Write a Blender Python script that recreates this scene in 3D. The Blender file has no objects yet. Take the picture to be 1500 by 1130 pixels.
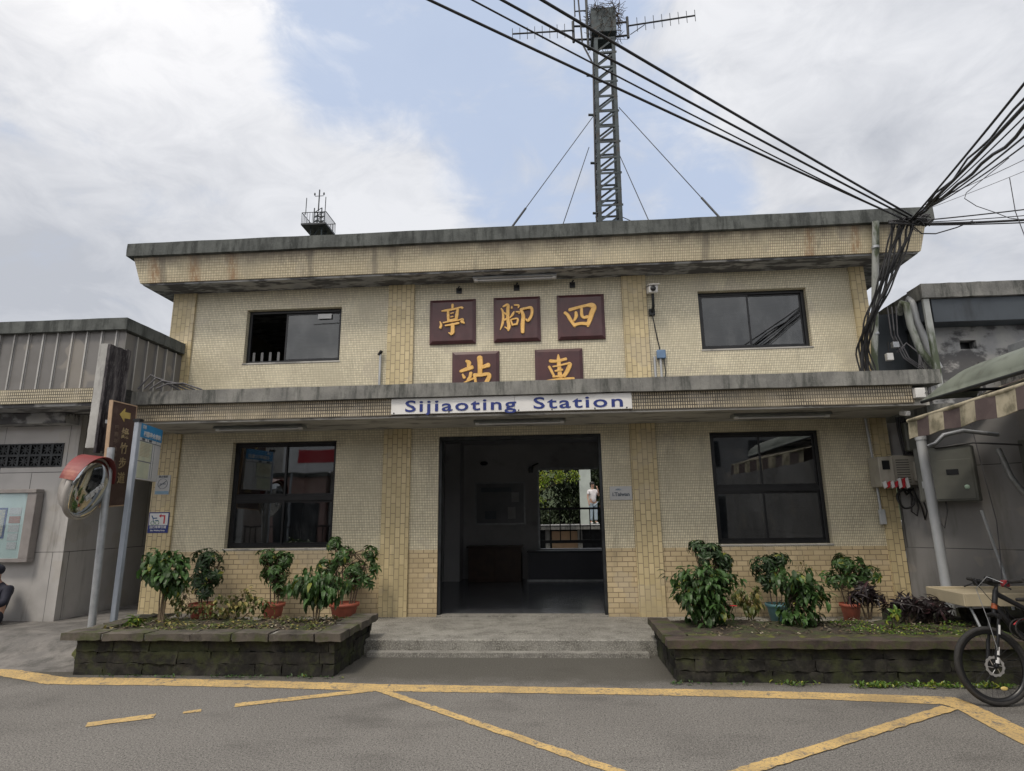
import bpy, bmesh, math, random
from mathutils import Vector, Matrix, noise
random.seed(7)
S = bpy.context.scene
C = S.collection
PI = math.pi
rad = math.radians
# ------------------------------------------------------------------ camera
cam = bpy.data.cameras.new("camera"); camo = bpy.data.objects.new("camera", cam); C.objects.link(camo)
cam.sensor_width = 36.0; cam.lens = 870.42 / 1500 * 36; cam.clip_start = 0.05; cam.clip_end = 2000
yaw, pitch, roll = 7.15834197e-02, 2.16202698e-01, -1.25422488e-02
fwd = Vector((-math.sin(yaw)*math.cos(pitch), math.cos(yaw)*math.cos(pitch), math.sin(pitch)))
rgt = Vector((math.cos(yaw), math.sin(yaw), 0)); upv = rgt.cross(fwd)
r2 = math.cos(roll)*rgt + math.sin(roll)*upv; u2 = -math.sin(roll)*rgt + math.cos(roll)*upv
camo.matrix_world = Matrix(((r2.x, u2.x, -fwd.x, 0), (r2.y, u2.y, -fwd.y, -10), (r2.z, u2.z, -fwd.z, 1.75), (0, 0, 0, 1)))
S.camera = camo
# ------------------------------------------------------------------ exposure
S.view_settings.view_transform = 'Standard'; S.view_settings.look = 'None'
S.view_settings.exposure = 0.32; S.view_settings.gamma = 1
S.render.engine = 'CYCLES'
S.cycles.max_bounces = 6
# ------------------------------------------------------------------ world: broken overcast
SUN_EL, SUN_AZ = rad(58), rad(205)      # azimuth clockwise from +Y
W = bpy.data.worlds.new("World"); S.world = W; W.use_nodes = True
nt = W.node_tree; nt.nodes.clear()
def N(t, nt_=None, **k):
    n = (nt_ or nt).nodes.new(t)
    for a, b in k.items(): setattr(n, a, b)
    return n
def L(a, b, nt_=None): (nt_ or nt).links.new(a, b)
out = N('ShaderNodeOutputWorld'); bg = N('ShaderNodeBackground'); bg.inputs[1].default_value = 0.1
L(bg.outputs[0], out.inputs[0])
sky = N('ShaderNodeTexSky', sky_type='NISHITA', sun_disc=False, sun_elevation=SUN_EL, sun_rotation=SUN_AZ)
sky.air_density = 1.0; sky.dust_density = 2.5; sky.ozone_density = 1.0
tc = N('ShaderNodeTexCoord')
def wmath(op, a, b=None, c=None, clamp=False):
    n = N('ShaderNodeMath', operation=op, use_clamp=clamp)
    for i, v in enumerate((a, b, c)):
        if v is None: continue
        if isinstance(v, (int, float)): n.inputs[i].default_value = v
        else: L(v, n.inputs[i])
    return n.outputs[0]
nz = N('ShaderNodeTexNoise'); nz.inputs['Scale'].default_value = 3.2; nz.inputs['Detail'].default_value = 10; nz.inputs['Roughness'].default_value = .6; nz.inputs['Distortion'].default_value = .35
mp = N('ShaderNodeMapping'); mp.inputs['Scale'].default_value = (1, 1, 1.7); mp.inputs['Location'].default_value = (.3, 1.2, .4)
L(tc.outputs['Generated'], mp.inputs[0]); L(mp.outputs[0], nz.inputs[0])
def blob(d, inner, outer):
    n = N('ShaderNodeVectorMath', operation='DOT_PRODUCT'); v = Vector(d).normalized(); n.inputs[1].default_value = v
    L(tc.outputs['Generated'], n.inputs[0])
    m = N('ShaderNodeMapRange', interpolation_type='SMOOTHSTEP'); m.inputs[1].default_value = math.cos(outer); m.inputs[2].default_value = math.cos(inner)
    L(n.outputs['Value'], m.inputs[0]); return m.outputs[0]
blue = None
for d, a, b in (((-.25, .70, .67), .0, .20), ((-.10, .735, .67), .05, .24), ((-.02, .80, .60), .08, .24), ((.10, .83, .55), .03, .20), ((.02, .70, .71), .05, .2), ((.22, .85, .48), .0, .13)):
    v = blob(d, a, b); blue = v if blue is None else wmath('MAXIMUM', blue, v)
# cloud cover = noise contrast minus the clear gap
nz3 = N('ShaderNodeTexNoise'); nz3.inputs['Scale'].default_value = 9; nz3.inputs['Detail'].default_value = 9; nz3.inputs['Roughness'].default_value = .62; nz3.inputs['Distortion'].default_value = .6; L(mp2.outputs[0], nz3.inputs[0]) if False else L(mp.outputs[0], nz3.inputs[0])
fine = wmath('SUBTRACT', nz3.outputs[0], .5)
cover = wmath('ADD', wmath('ADD', wmath('MULTIPLY', wmath('SUBTRACT', nz.outputs[0], .5), 2.6), wmath('MULTIPLY', fine, 1.5)), wmath('SUBTRACT', 1.12, wmath('MULTIPLY', blue, 1.22)), clamp=True)
cv = N('ShaderNodeMapRange', interpolation_type='SMOOTHSTEP'); L(cover, cv.inputs[0]); cv.inputs[1].default_value = -.2; cv.inputs[2].default_value = 1.0
nz2 = N('ShaderNodeTexNoise'); nz2.inputs['Scale'].default_value = 2.3; nz2.inputs['Detail'].default_value = 6; nz2.inputs['Roughness'].default_value = .5
mp2 = N('ShaderNodeMapping'); mp2.inputs['Scale'].default_value = (1, 1, 1.9); mp2.inputs['Location'].default_value = (2.3, .1, 1.7)
L(tc.outputs['Generated'], mp2.inputs[0]); L(mp2.outputs[0], nz2.inputs[0])
shade = N('ShaderNodeMapRange'); shade.inputs[1].default_value = .36; shade.inputs[2].default_value = .62; L(nz2.outputs[0], shade.inputs[0])
gd = wmath('MAXIMUM', blob((.40, .80, .44), .03, .22), wmath('MULTIPLY', blob((-.62, .70, .36), .05, .26), .9))
gd = wmath('MAXIMUM', gd, wmath('MULTIPLY', blob((.50, .66, .62), .05, .25), .25))
wh = wmath('MAXIMUM', blob((-.45, .70, .56), .06, .3), blob((-.26, .84, .50), .05, .22)); wh = wmath('MAXIMUM', wh, wmath('MULTIPLY', blob((.33, .76, .56), .02, .26), 1.0))
sh = wmath('ADD', wmath('SUBTRACT', wmath('ADD', wmath('MULTIPLY', shade.outputs[0], .62), .20), wmath('MULTIPLY', gd, .42)), wmath('ADD', wmath('MULTIPLY', wh, .42), wmath('MULTIPLY', fine, 1.5)), clamp=True)
# the part of the cloud deck near the sun is the brightest
sd = Vector((math.sin(SUN_AZ)*math.cos(SUN_EL), math.cos(SUN_AZ)*math.cos(SUN_EL), math.sin(SUN_EL)))
glow = wmath('MULTIPLY', blob(sd, .1, 1.5), .9)
ccol = N('ShaderNodeMix', data_type='RGBA'); L(sh, ccol.inputs[0]); ccol.inputs[6].default_value = (4.2, 4.4, 4.85, 1); ccol.inputs[7].default_value = (6.7, 6.8, 7.1, 1)
warm = N('ShaderNodeMix', data_type='RGBA'); L(glow, warm.inputs[0]); warm.inputs[6].default_value = (1, 1, 1, 1); warm.inputs[7].default_value = (2.0, 1.88, 1.72, 1)
bright = N('ShaderNodeVectorMath', operation='MULTIPLY'); L(ccol.outputs[2], bright.inputs[0]); L(warm.outputs[2], bright.inputs[1])
hz = N('ShaderNodeMix', data_type='RGBA'); hz.inputs[0].default_value = .85; L(sky.outputs[0], hz.inputs[6]); hz.inputs[7].default_value = (4.55, 5.35, 6.9, 1)
fin = N('ShaderNodeMix', data_type='RGBA'); L(cv.outputs[0], fin.inputs[0]); L(hz.outputs[2], fin.inputs[6]); L(bright.outputs[0], fin.inputs[7])
L(fin.outputs[2], bg.inputs[0])
# ------------------------------------------------------------------ sun behind thin cloud
sl = bpy.data.lights.new("sun", 'SUN'); sl.energy = 1.5; sl.angle = rad(11); sl.color = (1, .90, .77)
so = bpy.data.objects.new("sun", sl); C.objects.link(so); so.rotation_euler = (-sd).to_track_quat('-Z', 'Y').to_euler(); so.location = sd*40

# ================================================================== materials
def newmat(name):
    m = bpy.data.materials.new(name); m.use_nodes = True; t = m.node_tree; t.nodes.clear()
    o = N('ShaderNodeOutputMaterial', t); b = N('ShaderNodeBsdfPrincipled', t); L(b.outputs[0], o.inputs[0], t)
    return m, t, b, o
def rgba(c): return (c[0], c[1], c[2], 1)
class G:
    """small helper to write node graphs"""
    def __init__(s, t): s.t = t; s.tc = N('ShaderNodeTexCoord', t)
    def noise(s, scale, detail=4, rough=.55, stretch=(1, 1, 1), loc=(0, 0, 0), dist=0, out=0):
        m = N('ShaderNodeMapping', s.t); m.inputs['Scale'].default_value = stretch; m.inputs['Location'].default_value = loc
        L(s.tc.outputs['Object'], m.inputs[0], s.t)
        n = N('ShaderNodeTexNoise', s.t); n.inputs['Scale'].default_value = scale; n.inputs['Detail'].default_value = detail; n.inputs['Roughness'].default_value = rough; n.inputs['Distortion'].default_value = dist
        L(m.outputs[0], n.inputs[0], s.t); return n.outputs[out]
    def rng(s, v, a, b, c=0, d=1, smooth=True):
        n = N('ShaderNodeMapRange', s.t); n.interpolation_type = 'SMOOTHSTEP' if smooth else 'LINEAR'
        L(v, n.inputs[0], s.t)
        for i, x in enumerate((a, b, c, d)): n.inputs[i+1].default_value = x
        return n.outputs[0]
    def m(s, op, a, b=None, clamp=False):
        n = N('ShaderNodeMath', s.t, operation=op, use_clamp=clamp)
        for i, v in enumerate((a, b)):
            if v is None: continue
            if isinstance(v, (int, float)): n.inputs[i].default_value = v
            else: L(v, n.inputs[i], s.t)
        return n.outputs[0]
    def mix(s, f, a, b, blend='MIX'):
        n = N('ShaderNodeMix', s.t, data_type='RGBA', blend_type=blend)
        for i, v in ((0, f), (6, a), (7, b)):
            if isinstance(v, (int, float)): n.inputs[i].default_value = v
            elif isinstance(v, (tuple, list)): n.inputs[i].default_value = rgba(v)
            else: L(v, n.inputs[i], s.t)
        return n.outputs[2]
    def bump(s, h, b, strength=.3, dist=.01):
        n = N('ShaderNodeBump', s.t); n.inputs['Strength'].default_value = strength; n.inputs['Distance'].default_value = dist
        L(h, n.inputs['Height'], s.t); L(n.outputs[0], b.inputs['Normal'], s.t)
    def xyz(s):
        n = N('ShaderNodeSeparateXYZ', s.t); L(s.tc.outputs['Object'], n.inputs[0], s.t); return n.outputs
MATS = {}
def pm(name, c1, c2=None, scale=3, rough=.8, metal=0, bump=.15, bscale=None, stain=None, sscale=2, sstr=(1, 1, 1), sr=(.5, .7), samt=1, fine=0, fscale=200, spec=.5, emit=None):
    """two-tone noise paint with optional stains and fine speckle"""
    if name in MATS: return MATS[name]
    m, t, b, o = newmat(name); g = G(t)
    c2 = c2 or tuple(x*.82 for x in c1)
    col = g.mix(g.rng(g.noise(scale), .35, .65), c1, c2)
    if fine: col = g.mix(g.m('MULTIPLY', g.rng(g.noise(fscale, 2), .4, .7), fine), col, tuple(x*.35 for x in c1))
    if stain: col = g.mix(g.m('MULTIPLY', g.rng(g.noise(sscale, 6, .6, sstr, (3, 1, 2)), *sr), samt), col, stain)
    L(col, b.inputs['Base Color'], t); b.inputs['Roughness'].default_value = rough; b.inputs['Metallic'].default_value = metal
    b.inputs['Specular IOR Level'].default_value = spec
    if bump: g.bump(g.noise(bscale or scale*8, 5), b, bump, .02)
    if emit: b.inputs['Emission Color'].default_value = rgba(emit[0]); b.inputs['Emission Strength'].default_value = emit[1]
    MATS[name] = m; return m
def tile(name, c1, c2, mortar, w, h, msize=.005, offset=.5, vert=False, rust=False, soot=.5, algae=0, low=None, bias=0):
    m, t, b, o = newmat(name); g = G(t)
    X, Y, Z = g.xyz()
    geo = N('ShaderNodeNewGeometry', t); sn = N('ShaderNodeSeparateXYZ', t); L(geo.outputs['Normal'], sn.inputs[0], t)
    side = g.m('GREATER_THAN', g.m('ABSOLUTE', sn.outputs[0]), .6)
    mx = N('ShaderNodeMix', t, data_type='FLOAT'); L(side, mx.inputs[0], t); L(X, mx.inputs[2], t); L(Y, mx.inputs[3], t)
    cb = N('ShaderNodeCombineXYZ', t)
    if vert: L(Z, cb.inputs[0], t); L(mx.outputs[0], cb.inputs[1], t)
    else: L(mx.outputs[0], cb.inputs[0], t); L(Z, cb.inputs[1], t)
    br = N('ShaderNodeTexBrick', t); br.offset = offset; br.inputs['Scale'].default_value = 1; br.inputs['Brick Width'].default_value = w; br.inputs['Row Height'].default_value = h
    br.inputs['Mortar Size'].default_value = msize; br.inputs['Mortar Smooth'].default_value = .1; br.inputs['Bias'].default_value = bias
    br.inputs['Color1'].default_value = rgba(c1); br.inputs['Color2'].default_value = rgba(c2); br.inputs['Mortar'].default_value = rgba(mortar)
    L(cb.outputs[0], br.inputs[0], t)
    col = br.outputs[0]
    if not vert and h < .06:   # the bed joints read stronger than the upright ones
        fr_ = N('ShaderNodeMath', t, operation='FRACT'); dv = g.m('DIVIDE', Z, h); L(dv, fr_.inputs[0], t)
        ln_ = g.m('ADD', g.rng(fr_.outputs[0], .0, .14, 1, 0, False), g.rng(fr_.outputs[0], .9, 1, 0, 1, False)); col = g.mix(g.m('MULTIPLY', ln_, .5), col, tuple(x*.9 for x in mortar))
    pt_ = N('ShaderNodeTexNoise', t); pt_.inputs['Scale'].default_value = .9; pt_.inputs['Detail'].default_value = 3; L(g.tc.outputs['Object'], pt_.inputs[0], t)
    col = g.mix(g.rng(pt_.outputs[0], .56, .60, 0, .22), col, tuple(min(.9, x*1.12) for x in c1)); col = g.mix(g.rng(g.noise(1.7, 2, loc=(8, 1, 4)), .60, .63, 0, .28), col, (.40, .36, .30))
    col = g.mix(g.m('MULTIPLY', g.rng(g.noise(1.1, 5), .42, .72), .6), col, tuple(x*.72 for x in c2))
    col = g.mix(g.m('MULTIPLY', g.rng(g.noise(2.2, 6, .65, (1.6, 1.6, .22)), .54, .80), soot), col, (.10, .095, .08))
    if rust:
        jag = g.m('MULTIPLY', g.m('SUBTRACT', g.noise(7, 5, .7, (1, 1, .25)), .5), .22); r = None
        for cx_, w_ in ((-6.33, .10), (-5.62, .07), (4.28, .05), (5.02, .035), (-7.05, .10)):
            q = g.rng(g.m('ADD', g.m('ABSOLUTE', g.m('SUBTRACT', X, cx_)), jag), w_*.2, w_+.07, 1, 0); r = q if r is None else g.m('MAXIMUM', r, q)
        r = g.m('MULTIPLY', r, g.rng(g.noise(13, 6, .8, (1.6, 1, .5)), .34, .58))
        col = g.mix(g.m('MULTIPLY', r, .7), col, (.29, .14, .055))
        k_ = None
        for cx_ in (-3.05, -6.9, -4.2, 2.6, 5.6):
            q = g.rng(g.m('ADD', g.m('ABSOLUTE', g.m('SUBTRACT', X, cx_)), g.m('MULTIPLY', jag, .5)), .02, .09, 1, 0); k_ = q if k_ is None else g.m('MAXIMUM', k_, q)
        col = g.mix(g.m('MULTIPLY', k_, .5), col, (.11, .10, .085))
        top = g.m('MULTIPLY', g.rng(g.m('ADD', Z, g.m('MULTIPLY', g.noise(3, 6, .7, (1, 1, .4)), .55)), 6.42, 6.68), .75); col = g.mix(top, col, (.12, .10, .08))
    if algae: col = g.mix(g.m('MULTIPLY', g.rng(g.noise(1.6, 6, .7, (1, 1, .6), (9, 2, 4)), .5, .75), algae), col, (.06, .065, .04))
    if low is not None:   # splash dirt near the ground
        col = g.mix(g.m('MULTIPLY', g.rng(g.m('ADD', Z, g.m('MULTIPLY', g.noise(2.5, 5), .5)), low, low+.5, 1, 0), .6), col, (.07, .065, .05))
    L(col, b.inputs['Base Color'], t); b.inputs['Roughness'].default_value = .38
    rr = g.rng(g.noise(4, 4), .3, .7, .3, .55); L(rr, b.inputs['Roughness'], t)
    bp = N('ShaderNodeBump', t); bp.inputs['Strength'].default_value = .45; bp.inputs['Distance'].default_value = .004; bp.invert = True
    L(br.outputs['Fac'], bp.inputs['Height'], t); L(bp.outputs[0], b.inputs['Normal'], t)
    MATS[name] = m; return m
M_small = tile('cream_mosaic_tile', (.76, .705, .53), (.60, .55, .405), (.27, .24, .18), .028, .043, .0034, 0, soot=.5)
M_smallP = tile('stained_parapet_tile', (.77, .69, .49), (.60, .53, .365), (.23, .19, .135), .030, .046, .0040, 0, rust=True, soot=.7)
M_smallC = tile('canopy_band_tile', (.58, .50, .36), (.40, .345, .24), (.06, .05, .04), .034, .052, .0075, 0, soot=.85, algae=.35)
M_big = tile('ochre_wall_tile', (.58, .475, .30), (.47, .38, .235), (.22, .17, .11), .17, .078, .006, .5, low=.15, soot=.4)
M_pil = tile('ochre_pilaster_tile', (.62, .52, .31), (.50, .415, .24), (.25, .20, .13), .165, .084, .006, .37, vert=True, low=.05, soot=.45)
def concrete(name, c1=(.30, .30, .28), c2=(.21, .21, .20), dark=(.045, .05, .045), amt=.8, moss=0, thr=(.42, .66), streak=True, joint=0, speck=0):
    m, t, b, o = newmat(name); g = G(t)
    col = g.mix(g.rng(g.noise(2.5, 6), .35, .65), c1, c2)
    col = g.mix(g.m('MULTIPLY', g.rng(g.noise(3.2, 7, .7, (2.2, 2.2, .35) if streak else (1, 1, 1), (1, 4, 2)), *thr), amt), col, dark)
    col = g.mix(g.m('MULTIPLY', g.rng(g.noise(26, 5, .7, (1, 1, .5)), .5, .8), .35), col, tuple(min(1, x*1.5) for x in c1))
    if speck: col = g.mix(g.rng(g.noise(55, 3, .7, loc=(4, 4, 4)), .50, .60, 0, .7), col, (.40, .39, .35)); col = g.mix(g.rng(g.noise(70, 3, .7, loc=(9, 4, 4)), .52, .62, 0, .7), col, (.10, .095, .085))
    if moss: col = g.mix(g.m('MULTIPLY', g.rng(g.noise(5, 7, .7, (1, 1, 1), (7, 7, 1)), .45, .62), moss), col, (.055, .068, .018))
    L(col, b.inputs['Base Color'], t); b.inputs['Roughness'].default_value = .9
    g.bump(g.noise(18, 9, .7), b, .5, .02); MATS[name] = m; return m
M_cap = concrete('weathered_roof_cap', (.115, .125, .12), (.075, .082, .08), (.022, .026, .025), .85)
M_ccap = concrete('canopy_cap_concrete', (.24, .24, .225), (.165, .165, .158), (.045, .05, .045), .8, thr=(.43, .66))
M_soffit = pm('peeling_soffit_paint', (.46, .45, .42), (.38, .37, .35), 1.2, .9, bump=.2, bscale=6, stain=(.14, .14, .135), sscale=1.8, sstr=(1, 3, 1), sr=(.50, .62), samt=.75)
M_soffitU = pm('flaking_eave_paint', (.38, .38, .37), (.26, .27, .28), 1.8, .9, bump=.3, bscale=6, stain=(.07, .07, .075), sscale=3.5, sstr=(.7, 2, 1), sr=(.44, .56), samt=.9)
M_plaster = pm('grey_interior_plaster', (.44, .445, .455), (.36, .365, .375), .8, .9, bump=.05, stain=(.12, .12, .12), sr=(.55, .8), samt=.5)
M_black = pm('black_aluminium', (.018, .019, .022), (.012, .013, .015), 5, .35, .3, bump=0)
M_darkmetal = pm('dark_steel', (.05, .055, .06), (.03, .033, .036), 5, .5, .6, bump=.05)
M_tower = pm('grey_green_tower_steel', (.055, .072, .08), (.03, .04, .045), 4, .6, .4, bump=.1, stain=(.05, .035, .025), sscale=6, samt=.6)
M_galv = pm('galvanised_steel', (.42, .44, .46), (.33, .35, .37), 8, .45, .5, bump=.05, stain=(.12, .11, .10), sscale=5, sstr=(1, 1, .3), sr=(.55, .8), samt=.7)
M_pipe = pm('aged_pvc_pipe', (.46, .48, .50), (.38, .40, .42), 2, .45, bump=.05, stain=(.10, .11, .07), sscale=4, sstr=(1, 1, .3), sr=(.58, .8), samt=.8)
M_mosspipe = pm('mossy_pvc_pipe', (.42, .44, .43), (.33, .35, .33), 2, .6, bump=.2, stain=(.06, .08, .04), sscale=3, sstr=(2, 2, .5), sr=(.42, .6), samt=.95)
M_white = pm('white_enamel', (.74, .74, .73), (.66, .66, .65), 2, .35, bump=0, stain=(.35, .34, .31), sscale=4, sstr=(1, 1, .3), sr=(.58, .8), samt=.5)
M_whitep = pm('matt_white_paint', (.66, .67, .68), (.55, .56, .57), 1.5, .6, bump=0)
M_blue = pm('blue_lettering', (.010, .026, .19), (.012, .03, .17), 2, .5, bump=0)
M_maroon = pm('maroon_plaque', (.078, .027, .030), (.055, .021, .024), 3, .32, bump=.03, stain=(.09, .06, .07), sscale=3, sstr=(1, 1, .4), sr=(.55, .8), samt=.5)
M_gold = pm('gold_lettering', (.80, .50, .17), (.70, .42, .12), 12, .4, .15, bump=.2, bscale=60)
M_cable = pm('black_cable_sheath', (.012, .012, .014), (.02, .02, .022), 9, .5, bump=0)
M_greycable = pm('grey_cable_sheath', (.10, .10, .11), (.07, .07, .08), 9, .6, bump=0)
def glass(name, tint=(.5, .53, .55), ior=1.5, dirty=.12, boost=1.5):
    m, t, b, o = newmat(name); g = G(t); t.nodes.remove(b)
    tr = N('ShaderNodeBsdfTransparent', t); tr.inputs[0].default_value = rgba(tint)
    gl = N('ShaderNodeBsdfGlossy', t); gl.inputs['Roughness'].default_value = .02; gl.inputs[0].default_value = (.9, .93, .95, 1)
    bn = N('ShaderNodeBump', t); bn.inputs['Strength'].default_value = .02; bn.inputs['Distance'].default_value = .05; L(g.noise(1.3, 2), bn.inputs['Height'], t); L(bn.outputs[0], gl.inputs['Normal'], t)
    fr = N('ShaderNodeFresnel', t); fr.inputs[0].default_value = ior
    df = N('ShaderNodeBsdfDiffuse', t); df.inputs[0].default_value = (.25, .26, .27, 1)
    a = N('ShaderNodeMixShader', t); L(g.m('MULTIPLY', g.rng(g.noise(3, 5, .6, (1, 1, .5)), .4, .8), dirty), a.inputs[0], t); L(tr.outputs[0], a.inputs[1], t); L(df.outputs[0], a.inputs[2], t)
    mx = N('ShaderNodeMixShader', t); L(g.m('MULTIPLY', fr.outputs[0], boost, True), mx.inputs[0], t); L(a.outputs[0], mx.inputs[1], t); L(gl.outputs[0], mx.inputs[2], t)
    L(mx.outputs[0], o.inputs[0], t); MATS[name] = m; return m
M_glass = glass('dusty_window_glass', (.42, .44, .46), 1.55, .12, 3.0)
M_glassU = glass('film_window_glass', (.22, .25, .28), 1.5, .30, 1.9)
M_glassC = glass('clear_case_glass', (.95, .97, .97), 1.4, .0, .6)
def leafmat(name, base, var=.35, yellow=(.20, .22, .03), yf=.12, rough=.38, trans=.25):
    m, t, b, o = newmat(name); g = G(t)
    geo = N('ShaderNodeNewGeometry', t)
    r = geo.outputs['Random Per Island']
    c = g.mix(r, tuple(x*(1-var) for x in base), tuple(x*(1+var) for x in base))
    c = g.mix(g.rng(g.noise(4, 3), .45, .65, 0, .5), c, tuple(x*.5 for x in base))
    c = g.mix(g.rng(r, 1-yf, 1-yf+.02), c, yellow)
    L(c, b.inputs['Base Color'], t); b.inputs['Roughness'].default_value = rough
    tl = N('ShaderNodeBsdfTranslucent', t); L(c, tl.inputs[0], t); mx = N('ShaderNodeMixShader', t); mx.inputs[0].default_value = trans
    L(b.outputs[0], mx.inputs[1], t); L(tl.outputs[0], mx.inputs[2], t); L(mx.outputs[0], o.inputs[0], t)
    MATS[name] = m; return m
M_leafD = leafmat('dark_glossy_leaf', (.030, .066, .022), var=.55, yf=.04, rough=.45); M_leafM = leafmat('green_leaf', (.050, .108, .028), var=.55, yf=.06, rough=.45)
M_leafB = leafmat('bright_green_leaf', (.10, .19, .03), yf=.2, yellow=(.3, .33, .05)); M_leafP = leafmat('purple_black_leaf', (.022, .015, .017), yellow=(.06, .03, .035), yf=.1, rough=.35)
M_leafY = leafmat('pale_yellow_green_leaf', (.12, .15, .045), yf=.3, yellow=(.28, .24, .08)); M_leafT = leafmat('tree_leaf', (.022, .038, .012), rough=.6, yf=.02)
M_leafS = leafmat('young_tree_leaf', (.22, .32, .03), yf=.2, yellow=(.4, .42, .06), trans=.45); M_dry = leafmat('dead_leaf_litter', (.13, .10, .06), yellow=(.3, .27, .2), yf=.2, rough=.8, trans=.05)  # the young tree has its own bright yellow-green leaf colour
M_bark = pm('brown_bark', (.11, .08, .055), (.07, .05, .035), 20, .9, bump=.5, bscale=40)
M_soil = pm('dark_soil', (.055, .042, .030), (.03, .024, .018), 14, .95, bump=.8, bscale=40, stain=(.05, .07, .02), sscale=6, sr=(.45, .6), samt=.7)
M_terra = pm('terracotta', (.33, .085, .05), (.25, .065, .04), 5, .65, bump=.1, stain=(.12, .05, .035), sscale=4, samt=.5)
M_teal = pm('teal_plastic', (.06, .15, .17), (.05, .12, .14), 5, .5, bump=0)

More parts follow.
